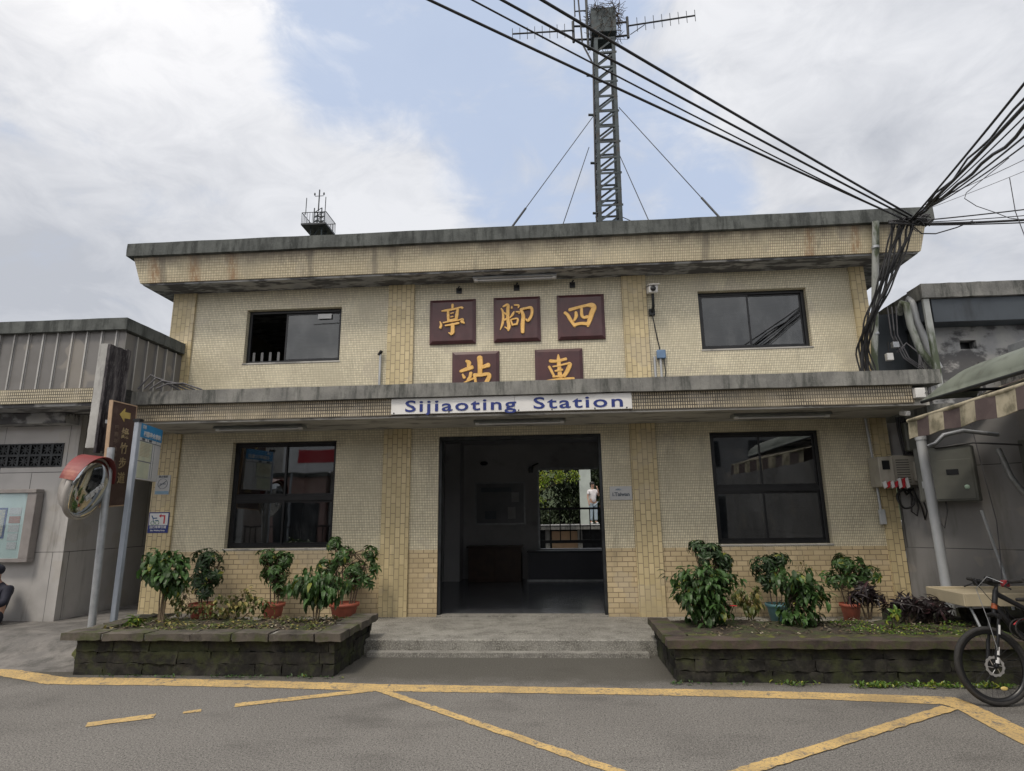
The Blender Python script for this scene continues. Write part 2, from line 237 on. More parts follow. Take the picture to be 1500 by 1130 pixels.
# ================================================================== mesh helpers
class MB:
    def __init__(s): s.v = []; s.f = []; s.s = []; s.sharp = False
    def add(s, vs, fs, smooth=False):
        n = len(s.v); s.v += [tuple(v) for v in vs]; s.f += [tuple(i+n for i in f) for f in fs]; s.s += [smooth]*len(fs); return s
    def box(s, x0, x1, y0, y1, z0, z1):
        v = [(x, y, z) for z in (z0, z1) for y in (y0, y1) for x in (x0, x1)]
        return s.add(v, [(0, 2, 3, 1), (4, 5, 7, 6), (0, 1, 5, 4), (2, 6, 7, 3), (0, 4, 6, 2), (1, 3, 7, 5)])
    def obox(s, c, ax, ay, az):
        """box with centre c and half-extent vectors"""
        c, ax, ay, az = Vector(c), Vector(ax), Vector(ay), Vector(az)
        v = [c + i*ax + j*ay + k*az for k in (-1, 1) for j in (-1, 1) for i in (-1, 1)]
        return s.add(v, [(0, 2, 3, 1), (4, 5, 7, 6), (0, 1, 5, 4), (2, 6, 7, 3), (0, 4, 6, 2), (1, 3, 7, 5)])
    def tube(s, pts, r, n=8, cap=True, flat=1.0):
        pts = [Vector(p) for p in pts]; rs = r if isinstance(r, (list, tuple)) else [r]*len(pts)
        rings = []; prev = None
        for i, p in enumerate(pts):
            d = (pts[min(i+1, len(pts)-1)] - pts[max(i-1, 0)])
            d = d.normalized() if d.length > 1e-9 else Vector((0, 0, 1))
            if prev is None:
                a = Vector((0, 0, 1)) if abs(d.z) < .9 else Vector((1, 0, 0)); u = d.cross(a).normalized()
            else: u = (prev - d*prev.dot(d)).normalized()
            prev = u; w = d.cross(u)
            rings.append([p + (u*math.cos(2*PI*k/n) + w*math.sin(2*PI*k/n)*flat)*rs[i] for k in range(n)])
        vs = [v for q in rings for v in q]; fs = []
        for i in range(len(pts)-1):
            for k in range(n): a = i*n+k; b = i*n+(k+1) % n; fs.append((a, b, b+n, a+n))
        s.add(vs, fs, True)
        if cap: s.add(rings[0], [tuple(range(n-1, -1, -1))]); s.add(rings[-1], [tuple(range(n))])
        return s
    def lathe(s, c, prof, n=20, axis='z', smooth=True):
        c = Vector(c); vs = []; fs = []
        for (r, h) in prof:
            for k in range(n):
                a = 2*PI*k/n; p = (r*math.cos(a), r*math.sin(a), h)
                if axis == 'y': p = (p[0], p[2], p[1])
                if axis == 'x': p = (p[2], p[0], p[1])
                vs.append(c + Vector(p))
        m = len(prof)
        for i in range(m-1):
            for k in range(n): a = i*n+k; b = i*n+(k+1) % n; fs.append((a, b, b+n, a+n))
        return s.add(vs, fs, smooth)
    def prism(s, poly, y0, y1, plane='xz'):
        n = len(poly)
        def P(a, b, y): return {'xz': (a, y, b), 'yz': (y, a, b), 'xy': (a, b, y)}[plane]
        vs = [P(a, b, y0) for a, b in poly] + [P(a, b, y1) for a, b in poly]
        return s.add(vs, [tuple(range(n)), tuple(range(2*n-1, n-1, -1))] + [(i, (i+1) % n, (i+1) % n+n, i+n) for i in range(n)])
    def sphere(s, c, r, n=12, m=8, sc=(1, 1, 1)):
        c = Vector(c); vs = []; fs = []
        for i in range(m+1):
            t = PI*i/m
            for k in range(n):
                a = 2*PI*k/n; vs.append(c + Vector((r*sc[0]*math.sin(t)*math.cos(a), r*sc[1]*math.sin(t)*math.sin(a), r*sc[2]*math.cos(t))))
        for i in range(m):
            for k in range(n): a = i*n+k; b = i*n+(k+1) % n; fs.append((a, a+n, b+n, b))
        return s.add(vs, fs, True)
    def rough(s, x0, x1, y0, y1, z0, z1, amp=.012, step=.09, seed=0, fr=7, edge=.35):
        """subdivided box with an irregular, broken surface"""
        nx, ny, nz_ = [max(1, min(40, round((b-a)/step))) for a, b in ((x0, x1), (y0, y1), (z0, z1))]
        idx = {}; vs = []; fs = []; s.sharp = True
        def V(i, j, k):
            key = (i, j, k)
            if key not in idx:
                p = Vector((x0+(x1-x0)*i/nx, y0+(y1-y0)*j/ny, z0+(z1-z0)*k/nz_))
                q = p*fr + Vector((seed*3.1, seed*1.7, 0)); d = noise.noise_vector(q)*amp + noise.noise_vector(q*3.1)*amp*.5
                e = sum((i in (0, nx), j in (0, ny), k in (0, nz_)))
                if e >= 2:
                    cc = Vector(((x0+x1)/2, (y0+y1)/2, (z0+z1)/2)); d += (cc-p).normalized()*amp*edge
                idx[key] = len(vs); vs.append(p+d)
            return idx[key]
        for i in range(nx):
            for j in range(ny):
                for k, fl in ((0, 0), (nz_, 1)):
                    q = (V(i, j, k), V(i+1, j, k), V(i+1, j+1, k), V(i, j+1, k)); fs.append(q if fl else q[::-1])
        for i in range(nx):
            for k in range(nz_):
                for j, fl in ((0, 1), (ny, 0)):
                    q = (V(i, j, k), V(i+1, j, k), V(i+1, j, k+1), V(i, j, k+1)); fs.append(q if fl else q[::-1])
        for j in range(ny):
            for k in range(nz_):
                for i, fl in ((0, 0), (nx, 1)):
                    q = (V(i, j, k), V(i, j+1, k), V(i, j+1, k+1), V(i, j, k+1)); fs.append(q if fl else q[::-1])
        return s.add(vs, fs, True)
    def wall(s, xs, zs, holes, y0, y1, plane='xz'):
        """slab with openings; holes = (x0,x1,z0,z1)"""
        xs = sorted(set(xs + [h[0] for h in holes] + [h[1] for h in holes])); zs = sorted(set(zs + [h[2] for h in holes] + [h[3] for h in holes]))
        lo, hi = xs[0], xs[-1]
        def full(i, k):
            if not (0 <= i < len(xs)-1 and 0 <= k < len(zs)-1): return False
            cx, cz = (xs[i]+xs[i+1])/2, (zs[k]+zs[k+1])/2
            return not any(h[0] < cx < h[1] and h[2] < cz < h[3] for h in holes)
        def P(x, y, z): return (x, y, z) if plane == 'xz' else (y, x, z)
        for i in range(len(xs)-1):
            for k in range(len(zs)-1):
                if not full(i, k): continue
                a, b, c, d = xs[i], xs[i+1], zs[k], zs[k+1]
                s.add([P(a, y0, c), P(b, y0, c), P(b, y0, d), P(a, y0, d)], [(0, 1, 2, 3)])
                s.add([P(a, y1, c), P(b, y1, c), P(b, y1, d), P(a, y1, d)], [(3, 2, 1, 0)])
                if not full(i-1, k): s.add([P(a, y0, c), P(a, y1, c), P(a, y1, d), P(a, y0, d)], [(3, 2, 1, 0)])
                if not full(i+1, k): s.add([P(b, y0, c), P(b, y1, c), P(b, y1, d), P(b, y0, d)], [(0, 1, 2, 3)])
                if not full(i, k-1): s.add([P(a, y0, c), P(b, y0, c), P(b, y1, c), P(a, y1, c)], [(3, 2, 1, 0)])
                if not full(i, k+1): s.add([P(a, y0, d), P(b, y0, d), P(b, y1, d), P(a, y1, d)], [(0, 1, 2, 3)])
        return s
    def build(s, name, mat, parent=None, bevel=0, local=False, seg=1):
        off = Vector((0, 0, 0))
        if parent is not None and not local: off = world_loc(parent)
        me = bpy.data.meshes.new(name); me.from_pydata([Vector(v)-off for v in s.v], [], s.f)
        me.polygons.foreach_set('use_smooth', s.s); me.materials.append(mat); me.update()
        if s.sharp: me.set_sharp_from_angle(angle=rad(42))
        o = bpy.data.objects.new(name, me); C.objects.link(o)
        if parent is not None: o.parent = parent
        if bevel:
            b = o.modifiers.new('bevel', 'BEVEL'); b.width = bevel; b.segments = seg; b.limit_method = 'ANGLE'; b.angle_limit = rad(40)
        return o
def world_loc(o):
    v = Vector((0, 0, 0))
    while o is not None: v += o.location; o = o.parent
    return v
def tag(o, label=None, cat=None, group=None, kind=None):
    if label: o['label'] = label
    if cat: o['category'] = cat
    if group: o['group'] = group
    if kind: o['kind'] = kind
    return o
def thing(name, label, cat, loc=(0, 0, 0), rz=0, group=None):
    o = bpy.data.objects.new(name, None); C.objects.link(o); o.location = loc; o.rotation_euler = (0, 0, rz); o.empty_display_size = .1
    return tag(o, label, cat, group)
def struct(name, mb, mat, **k): return tag(mb.build(name, mat, **k), kind='structure')
def text(name, body, size, mat, parent, loc, rz=0, ext=.002, bold=0, sx=1, local=True, align='CENTER', rx=PI/2, spacing=1, ry=0, jit=None):
    cu = bpy.data.curves.new(name, 'FONT'); cu.body = body; cu.size = size; cu.extrude = ext; cu.offset = bold; cu.align_x = align; cu.align_y = 'CENTER'; cu.space_character = spacing; cu.resolution_u = 3
    tmp = bpy.data.objects.new('t', cu); C.objects.link(tmp); bpy.context.view_layer.update()
    me = bpy.data.meshes.new_from_object(tmp.evaluated_get(bpy.context.evaluated_depsgraph_get())); bpy.data.objects.remove(tmp)
    me.materials.clear(); me.materials.append(mat)
    o = bpy.data.objects.new(name, me); C.objects.link(o); o.parent = parent
    o.location = Vector(loc) if (local or parent is None) else Vector(loc)-world_loc(parent)
    o.rotation_euler = (rx, ry, rz); o.scale = (sx, 1, 1); return o
def skin(name, joints, edges, mat, parent=None, sub=2, local=True):
    """one continuous body surface grown round connected joints (x,y,z,r)"""
    me = bpy.data.meshes.new(name); me.from_pydata([j[:3] for j in joints], edges, []); o = bpy.data.objects.new(name, me); C.objects.link(o)
    md = o.modifiers.new('s', 'SKIN'); md.use_smooth_shade = True
    for i, j in enumerate(joints):
        r = j[3]; me.skin_vertices[0].data[i].radius = r if isinstance(r, tuple) else (r, r)
    me.skin_vertices[0].data[0].use_root = True
    sb = o.modifiers.new('b', 'SUBSURF'); sb.levels = sub; sb.render_levels = sub
    bpy.context.view_layer.update()
    m2 = bpy.data.meshes.new_from_object(o.evaluated_get(bpy.context.evaluated_depsgraph_get())); bpy.data.objects.remove(o)
    m2.materials.clear(); m2.materials.append(mat)
    o = bpy.data.objects.new(name, m2); C.objects.link(o); o.parent = parent; return o

# ================================================================== the ground
def asphalt(name, base, worn=.5):
    m, t, b, o = newmat(name); g = G(t)
    col = g.mix(g.rng(g.noise(.5, 5), .35, .65), base, tuple(x*.82 for x in base))
    col = g.mix(g.m('MULTIPLY', g.rng(g.noise(2.2, 7, .7, dist=.5), .5, .75), .35), col, tuple(x*.6 for x in base))
    sp = g.noise(120, 2, .6); sp2 = g.noise(60, 3, .7, loc=(3, 3, 3))
    col = g.mix(g.rng(sp, .46, .66), col, tuple(x*1.9 for x in base)); col = g.mix(g.rng(sp2, .46, .66), col, tuple(x*.42 for x in base))
    vo2 = N('ShaderNodeTexVoronoi', t); vo2.inputs['Scale'].default_value = 75; L(g.tc.outputs['Object'], vo2.inputs[0], t); col = g.mix(g.m('MULTIPLY', g.rng(vo2.outputs['Distance'], .12, .32, 1, 0), g.rng(g.noise(38, 2, loc=(1, 8, 2)), .52, .6)), col, (.36, .35, .32))
    col = g.mix(g.m('MULTIPLY', g.rng(g.noise(.9, 5, .6, (1, 1.6, 1), loc=(7, 2, 2)), .50, .72), .38), col, (.055, .053, .05))
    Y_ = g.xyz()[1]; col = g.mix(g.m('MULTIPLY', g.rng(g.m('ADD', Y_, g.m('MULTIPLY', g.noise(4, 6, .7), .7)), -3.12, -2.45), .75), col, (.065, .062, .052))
    col = g.mix(g.m('MULTIPLY', g.rng(g.noise(60, 2, loc=(9, 9, 1)), .70, .74), .8), col, (.34, .33, .30))
    vo = N('ShaderNodeTexVoronoi', t, feature='DISTANCE_TO_EDGE'); vo.inputs['Scale'].default_value = .55
    mp_ = N('ShaderNodeMapping', t); L(g.tc.outputs['Object'], mp_.inputs[0], t)
    ad = N('ShaderNodeMix', t, data_type='VECTOR'); ad.inputs[0].default_value = .25; L(mp_.outputs[0], ad.inputs[4], t); L(g.noise(2.5, 4, out=1), ad.inputs[5], t); L(ad.outputs[1], vo.inputs[0], t)
    crack = g.m('MULTIPLY', g.rng(vo.outputs[0], .0, .012, 1, 0), g.rng(g.noise(.8, 3, loc=(5, 5, 5)), .52, .6))
    col = g.mix(g.m('MULTIPLY', crack, .12), col, tuple(x*.3 for x in base))
    L(col, b.inputs['Base Color'], t); b.inputs['Roughness'].default_value = .82; b.inputs['Specular IOR Level'].default_value = .3
    g.bump(g.m('ADD', sp2, g.m('MULTIPLY', sp, .6)), b, .55, .006); MATS[name] = m; return m
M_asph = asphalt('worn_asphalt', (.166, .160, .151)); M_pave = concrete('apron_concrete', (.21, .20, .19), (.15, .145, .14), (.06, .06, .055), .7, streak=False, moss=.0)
M_step = concrete('entrance_concrete', (.27, .265, .24), (.19, .185, .17), (.085, .082, .07), .8, streak=False, speck=1)
struct('ground', MB().add([(-400, -400, -.03), (400, -400, -.03), (400, 400, -.03), (-400, 400, -.03)], [(0, 1, 2, 3)]), M_pave)
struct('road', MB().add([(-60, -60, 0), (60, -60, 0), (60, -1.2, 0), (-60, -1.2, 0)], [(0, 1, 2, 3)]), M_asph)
# raised floor in front of the building, with one low step
struct('pavement', MB().box(-7.05, 5.42, -1.80, .0, -.02, .185), M_step, bevel=.012)
t = thing('entrance_step', 'low worn concrete step in front of the dark doorway', 'step', (-.7, -1.88, 0))
MB().rough(-2.50, 1.10, -1.95, -1.805, -.02, .055, .004, .06).build('tread', M_step, t)
# sloping apron before the grey annexe
def apz(x, y):
    f = min(1, max(0, (y+2.62)/.95)); f = f*f*(3-2*f); return .006 + .23*f
mb = MB(); nx, ny = 60, 44; vs = []; fs = []
for j in range(ny+1):
    for i in range(nx+1):
        x = -14+8.4*i/nx; y = -2.72 + .10*math.sin(x*1.3) + 5.2*j/ny; vs.append((x, y, (apz(x, y) if j else -.01) + .012*noise.noise(Vector((x*1.3, y*1.3, 0)))*(1 if j else 0)))
for j in range(ny):
    for i in range(nx): a = j*(nx+1)+i; fs.append((a, a+1, a+nx+2, a+nx+1))
struct('apron', mb.add(vs, fs, True), M_pave)
# yellow lines
m, t_, b, o = newmat('worn_yellow_paint'); g = G(t_)
yc = g.mix(g.rng(g.noise(3, 5), .35, .65), (.60, .42, .17), (.48, .34, .15)); yc = g.mix(g.rng(g.noise(22, 7, .75), .52, .66, 0, .75), yc, (.2, .17, .12))
yc = g.mix(g.rng(g.noise(7, 9, .85, loc=(2, 2, 2)), .545, .60), yc, (.13, .125, .12)); yc = g.mix(g.rng(g.noise(48, 4, .75, loc=(2, 5, 2)), .54, .62, 0, .85), yc, (.13, .125, .12)); yc = g.mix(g.rng(g.noise(1.2, 4, .6, loc=(2, 5, 9)), .5, .7, 0, .45), yc, (.22, .17, .10)); L(yc, b.inputs['Base Color'], t_); b.inputs['Roughness'].default_value = .75; g.bump(g.noise(95, 3), b, .5, .006); M_yel = m
def ragged(L1, L2, name, label=None, z=.004, step=.06, j=.008):
    def res(P):
        out = []
        for a, b in zip(P, P[1:]):
            n = max(1, int(math.dist(a, b)/step))
            out += [(a[0]+(b[0]-a[0])*i/n, a[1]+(b[1]-a[1])*i/n) for i in range(n)]
        return out + [P[-1]]
    def at(P, u):
        d = [0]
        for a, b in zip(P, P[1:]): d.append(d[-1]+math.dist(a, b))
        s_ = u*d[-1]
        for i in range(len(P)-1):
            if s_ <= d[i+1]+1e-9: f = (s_-d[i])/max(1e-9, d[i+1]-d[i]); return (P[i][0]+(P[i+1][0]-P[i][0])*f, P[i][1]+(P[i+1][1]-P[i][1])*f)
        return P[-1]
    ln = sum(math.dist(a, b) for a, b in zip(L1, L1[1:])); n = max(2, int(ln/step)); vs = []
    for i in range(n+1):
        for P in (L1, L2):
            x, y = at(P, i/n); vs.append((x+random.uniform(-j, j), y+random.uniform(-j, j), z))
    return struct(name, MB().add(vs, [(2*i, 2*i+1, 2*i+3, 2*i+2)[::-1] for i in range(n)]), M_yel)
ragged([(-9, -1.95), (-7.6, -2.4), (-6.89, -2.61), (-6.54, -2.70), (-6.06, -2.88), (-5.69, -3.02), (-4.66, -3.03), (-3.18, -3.10), (-2.0, -3.20), (-.17, -3.26), (1.23, -3.30), (2.54, -3.38), (3.72, -3.50)],
       [(-8.9, -2.2), (-7.4, -2.68), (-6.52, -2.98), (-6.04, -3.16), (-5.68, -3.30), (-5.2, -3.31), (-4.46, -3.31), (-3.06, -3.37), (-1.92, -3.46), (-.16, -3.49), (1.18, -3.53), (2.45, -3.61), (3.58, -3.74)], 'yellow_line')
ragged([(3.73, -3.51), (3.78, -3.7), (3.75, -4.4), (3.7, -6)], [(3.50, -3.745), (3.54, -3.86), (3.50, -4.5), (3.44, -6)], 'yellow_line', z=.006)
def stripe(a, b, w, z=.005):
    d = Vector((b[0]-a[0], b[1]-a[1])).normalized(); n = Vector((-d.y, d.x))*w/2
    ragged([(a[0]+n.x, a[1]+n.y), (b[0]+n.x, b[1]+n.y)], [(a[0]-n.x, a[1]-n.y), (b[0]-n.x, b[1]-n.y)], 'yellow_line', z=z)
stripe((-1.91, -3.40), (1.2, -6.05), .10); stripe((-1.96, -3.42), (-3.14, -3.97), .12); stripe((-3.72, -4.30), (-4.18, -4.55), .13)
stripe((-3.38, -4.13), (-3.52, -4.20), .07); stripe((3.50, -3.84), (-.6, -6.5), .12, .008)

# ================================================================== the station
st = thing('station_building', 'two storey station clad in cream mosaic and ochre tiles with dark doorway', 'building')
DOOR = (-1.98, .765, .19, 3.09)
WL = (-5.63, -3.77, 1.27, 3.07); WR = (2.55, 4.31, 1.27, 3.07); WUL = (-5.58, -3.80, 4.50, 5.51); WUR = (2.55, 4.38, 4.49, 5.54)
XL, XR = -6.98, 5.34
for a, b in ((XL, DOOR[0]), (DOOR[1], XR)): MB().wall([a, b], [.0, 1.225], [], 0, .18).build('wall', M_big, st)
MB().wall([XL, XR], [1.225, 5.9], [(DOOR[0], DOOR[1], 1.225, DOOR[3]), WL, WR, WUL, WUR], 0, .18).build('wall', M_small, st)
MB().wall([.18, 6.0], [0, 5.9], [], XL, XL+.18, 'yz').build('wall', M_small, st)
MB().wall([.18, 6.0], [0, 5.9], [], XR-.18, XR, 'yz').build('wall', M_small, st)
BOP = (-.46, 1.22, .92, 2.93)
MB().wall([XL+.18, XR-.18], [0, 5.9], [BOP, (2.0, 2.75, 1.35, 2.6)], 5.8, 5.98).build('wall', M_plaster, st)
for a, b in ((XL-.02, -6.57), (-2.93, -2.46), (1.24, 1.66), (5.12, XR+.02)):
    MB().box(a, b, -.045, -.001, .0, 3.236).build('pilaster', M_pil, st, bevel=.004)
    MB().box(a, b, -.045, -.001, 3.62, 5.868).build('pilaster', M_pil, st, bevel=.004)
# eave and roof
def frustum(b, t_):
    (x0, x1, y0, y1, z0), (X0, X1, Y0, Y1, Z0) = b, t_
    return MB().add([(x0, y0, z0), (x1, y0, z0), (x1, y1, z0), (x0, y1, z0), (X0, Y0, Z0), (X1, Y0, Z0), (X1, Y1, Z0), (X0, Y1, Z0)],
                    [(0, 1, 5, 4), (1, 2, 6, 5), (2, 3, 7, 6), (3, 0, 4, 7), (3, 2, 1, 0), (4, 5, 6, 7)])
frustum((-7.34, 6.05, -.51, 6.3, 5.905), (-7.44, 6.13, -.62, 6.5, 6.36)).build('parapet', M_smallP, st)
MB().box(-7.30, 6.01, -.48, 6.26, 5.87, 5.903).build('soffit', M_soffitU, st)
MB().rough(-7.53, 6.23, -.70, 6.6, 6.35, 6.585, .007, .12, 3).build('roof_cap', M_cap, st)
# canopy over the entrance
MB().box(-6.66, 5.40, -1.148, -.002, 3.24, 3.50).build('canopy_slab', M_soffit, st)
MB().box(-6.66, 5.18, -1.172, -1.150, 3.27, 3.535).build('canopy_band', M_smallC, st)
MB().rough(-6.66, 5.55, -1.26, -.95, 3.535, 3.745, .006, .12, 5).build('canopy_cap', M_ccap, st)
MB().box(-6.66, 5.45, -.949, -.003, 3.502, 3.60).build('canopy_roof', M_ccap, st)
# inside
MB().box(XL+.18, XR-.18, .18, 5.8, .0, .19).build('floor', pm('polished_floor', (.11, .118, .13), (.08, .086, .095), 1.5, .22, bump=.03, stain=(.06, .06, .065), samt=.4), st)
MB().box(XL+.18, XR-.18, .18, 5.8, 3.62, 3.72).build('ceiling', M_plaster, st)
MB().wall([.18, 5.8], [.19, 3.62], [], -2.95, -2.85, 'yz').build('inner_wall', M_plaster, st)
MB().wall([.18, 5.8], [.19, 3.62], [], 1.42, 1.52, 'yz').build('inner_wall', M_plaster, st)
MB().box(-2.84, -2.45, 5.2, 5.79, .19, 3.6).build('inner_pillar', M_plaster, st)
# door reveal
mb = MB()
for a, b in ((DOOR[0], DOOR[0]+.05), (DOOR[1]-.05, DOOR[1])): mb.box(a, b, .03, .19, .19, DOOR[3])
mb.box(DOOR[0]+.05, DOOR[1]-.05, .03, .19, DOOR[3]-.06, DOOR[3]-.001); mb.build('door_frame', M_darkmetal, st, bevel=.004)
MB().box(DOOR[0], DOOR[1], -.03, .19, .186, .205).build('threshold', M_step, st)
MB().box(BOP[0], BOP[1], 5.70, 5.795, BOP[2]-.04, BOP[2]+.0).build('sill', M_plaster, st)
mb = MB(); mb.box(BOP[0]-.05, BOP[0], 5.75, 5.99, BOP[2], BOP[3]); mb.box(BOP[1], BOP[1]+.05, 5.75, 5.99, BOP[2], BOP[3]); mb.box(BOP[0]-.05, BOP[1]+.05, 5.74, 5.99, BOP[3], BOP[3]+.06); mb.build('opening_frame', M_galv, st)
def window(W_, split_x, split_z, panes_skip=(), glassmat=M_glass, open_left=False):
    x0, x1, z0, z1 = W_; f = .055; y0, y1 = .10, .16
    mb = MB(); mb.box(x0, x0+f, y0, y1, z0, z1); mb.box(x1-f, x1, y0, y1, z0, z1); mb.box(x0+f, x1-f, y0, y1, z0, z0+f); mb.box(x0+f, x1-f, y0, y1, z1-f, z1)
    sx = x0+(x1-x0)*split_x
    zz = [(z0+f, z1-f)]
    if split_z:
        sz = z0+(z1-z0)*split_z; mb.box(x0+f, x1-f, y0+.003, y1-.003, sz-.045, sz+.045); zz = [(z0+f, sz-.045), (sz+.045, z1-f)]
    w = mb.build('window', M_black, st, bevel=.004)
    for k, (a, b) in enumerate(zz):
        for j, (p, q, yy) in enumerate(((x0+f, sx+.02, .112), (sx-.02, x1-f, .135))):
            if open_left and j == 0: continue
            s_ = .032; sm = MB(); sm.box(p, p+s_, yy, yy+.018, a, b); sm.box(q-s_, q, yy, yy+.018, a, b); sm.box(p+s_, q-s_, yy, yy+.018, a, a+s_); sm.box(p+s_, q-s_, yy, yy+.018, b-s_, b)
            so_ = sm.build('sash', M_black, w, bevel=.002)
            MB().box(p+s_, q-s_, yy+.006, yy+.011, a+s_, b-s_).build('pane', glassmat, w)
    MB().box(x0-.015, x1+.015, -.012, .099, z0-.03, z0-.002).build('sill', M_soffit, st, bevel=.004)
    return w
window(WL, .5, .46); window(WR, .46, .48); wu = window(WUL, .40, None, glassmat=M_glassU, open_left=True); window(WUR, .47, None, glassmat=M_glassU)
M_cabg0 = pm('dull_grey_bar', (.16, .165, .17), (.12, .125, .13), 4, .6, bump=0)
# low grille bars standing in the upper windows
for i in range(5): MB().box(-5.50+i*.155, -5.455+i*.155, .17, .18, 4.56, 4.74).build('guard_bar', M_cabg0, wu)
MB().box(-4.28, -4.03, .104, .110, 5.33, 5.42).build('paper_slip', M_whitep, wu)

# five carved name plaques: stroke outlines drawn with changing brush width
GL = {
 '亭': [[(592, 275, 38), (592, 330, 42)], [(400, 392, 20), (470, 382, 42), (600, 360, 24), (740, 335, 30), (770, 345, 42)], [(515, 400, 42), (515, 480, 44), (522, 575, 40)], [(515, 385, 30), (600, 372, 26), (680, 360, 40), (672, 470, 56), (660, 570, 46)], [(560, 445, 16), (610, 432, 20)], [(560, 512, 16), (605, 502, 20)],
      [(530, 572, 30), (650, 556, 34)], [(430, 612, 22), (560, 592, 24), (700, 575, 24), (780, 555, 26), (770, 600, 66), (810, 636, 20)], [(372, 590, 14), (392, 650, 40), (380, 705, 44)], [(470, 668, 24), (580, 655, 34), (705, 630, 38)], [(600, 650, 62), (602, 740, 62), (598, 800, 66), (575, 840, 30)], [(530, 805, 14), (575, 830, 40)]],
 '腳': [[(290, 405, 22), (318, 470, 36), (322, 600, 40), (305, 700, 40), (268, 800, 10)], [(325, 370, 26), (405, 340, 50), (408, 450, 54), (405, 600, 56), (425, 740, 58), (410, 820, 22)], [(345, 750, 12), (400, 780, 40)], [(345, 490, 30), (385, 520, 30)], [(340, 620, 34), (390, 600, 34)], [(478, 372, 16), (478, 405, 34)], [(525, 350, 22), (600, 360, 34), (595, 400, 24)],
      [(515, 480, 26), (490, 530, 42), (440, 590, 14)], [(555, 480, 22), (610, 485, 34), (605, 515, 22)], [(455, 622, 22), (490, 725, 34)], [(455, 625, 20), (580, 608, 30), (560, 715, 34)], [(490, 718, 30), (565, 710, 30)], [(640, 440, 44), (680, 560, 58), (668, 700, 66), (664, 860, 56)], [(640, 440, 38), (740, 420, 36), (820, 415, 52), (838, 480, 44), (820, 570, 44), (765, 650, 50), (725, 625, 22)]],
 '四': [[(300, 480, 50), (350, 530, 54), (395, 620, 54), (465, 735, 46)], [(385, 430, 56), (520, 395, 48), (680, 360, 48), (770, 360, 84), (810, 400, 80), (770, 500, 80), (730, 620, 74), (690, 740, 40)], [(490, 480, 44), (495, 550, 56), (455, 630, 30)], [(592, 420, 44), (592, 530, 50), (620, 580, 44), (690, 570, 56)], [(450, 715, 54), (560, 690, 50), (700, 700, 60)]],
 '站': [[(410, 350, 40), (455, 390, 74), (445, 460, 44)], [(310, 535, 46), (400, 505, 60), (510, 470, 66)], [(345, 590, 26), (375, 650, 50)], [(490, 570, 50), (475, 640, 50), (430, 690, 26)], [(370, 740, 14), (450, 705, 34), (540, 670, 34)], [(645, 300, 84), (655, 400, 84), (650, 600, 66)], [(690, 475, 56), (800, 440, 76)], [(550, 610, 56), (660, 615, 56), (780, 600, 56), (815, 640, 66), (760, 760, 70), (740, 860, 40)], [(560, 640, 50), (580, 760, 40), (600, 850, 40)], [(590, 850, 34), (740, 845, 34)], ],
 '車': [[(570, 290, 20), (572, 400, 60), (582, 560, 60), (590, 700, 70), (590, 900, 50)], [(430, 400, 56), (540, 405, 46), (700, 370, 46)], [(405, 500, 40), (440, 570, 44), (490, 680, 36)], [(475, 500, 26), (560, 490, 26), (720, 455, 34), (765, 470, 64), (720, 580, 66), (660, 670, 56)], [(510, 580, 30), (630, 562, 36)], [(470, 680, 30), (650, 670, 36)], [(340, 755, 30), (560, 735, 50), (820, 720, 40)]],
}
def brush(mb, pts, S_, cx, cy, y, th):
    P = [Vector(((x-cx)*S_, (cy-y_)*S_)) for x, y_, w in pts]; w_ = [w*S_/2*1.22 for _, _, w in pts]
    # resample smoothly
    Q = []; R_ = []
    for i in range(len(P)-1):
        p0, p1, p2, p3 = P[max(i-1, 0)], P[i], P[i+1], P[min(i+2, len(P)-1)]
        for k in range(5):
            t_ = k/5; Q.append(.5*((2*p1)+(p2-p0)*t_+(2*p0-5*p1+4*p2-p3)*t_*t_+(3*p1-p0-3*p2+p3)*t_**3)); R_.append(w_[i]+(w_[i+1]-w_[i])*t_)
    Q.append(P[-1]); R_.append(w_[-1]); n = len(Q); vs = []
    for i in range(n):
        d = Q[min(i+1, n-1)]-Q[max(i-1, 0)]; d = d.normalized() if d.length > 1e-6 else Vector((1, 0)); nn = Vector((-d.y, d.x))
        for (o_, yy) in ((1, y), (.8, y-th), (-.8, y-th), (-1, y)):
            q = Q[i]+nn*o_*R_[i]; vs.append((q.x, yy, q.y))
    fs = []
    for i in range(n-1):
        for k in range(3): a = i*4+k; fs.append((a, a+1, a+5, a+4))
    # round ends
    for e, sgn in ((0, -1), (n-1, 1)):
        d = (Q[1]-Q[0]) if e == 0 else (Q[-1]-Q[-2]); d = d.normalized()*sgn; c = Q[e]; nn = Vector((-d.y, d.x)); base = len(vs)
        for k in range(7):
            a = -PI/2+PI*k/6; q = c+(d*math.cos(a)*.8+nn*math.sin(a))*R_[e]; vs.append((q.x, y, q.y))
        for k in range(7):
            a = -PI/2+PI*k/6; q = c+(d*math.cos(a)*.8+nn*math.sin(a))*R_[e]*.8; vs.append((q.x, y-th, q.y))
        for k in range(6): fs.append((base+k, base+k+1, base+8+k, base+7+k))
        fs.append(tuple(base+7+k for k in range(7)))
    mb.add(vs, fs)
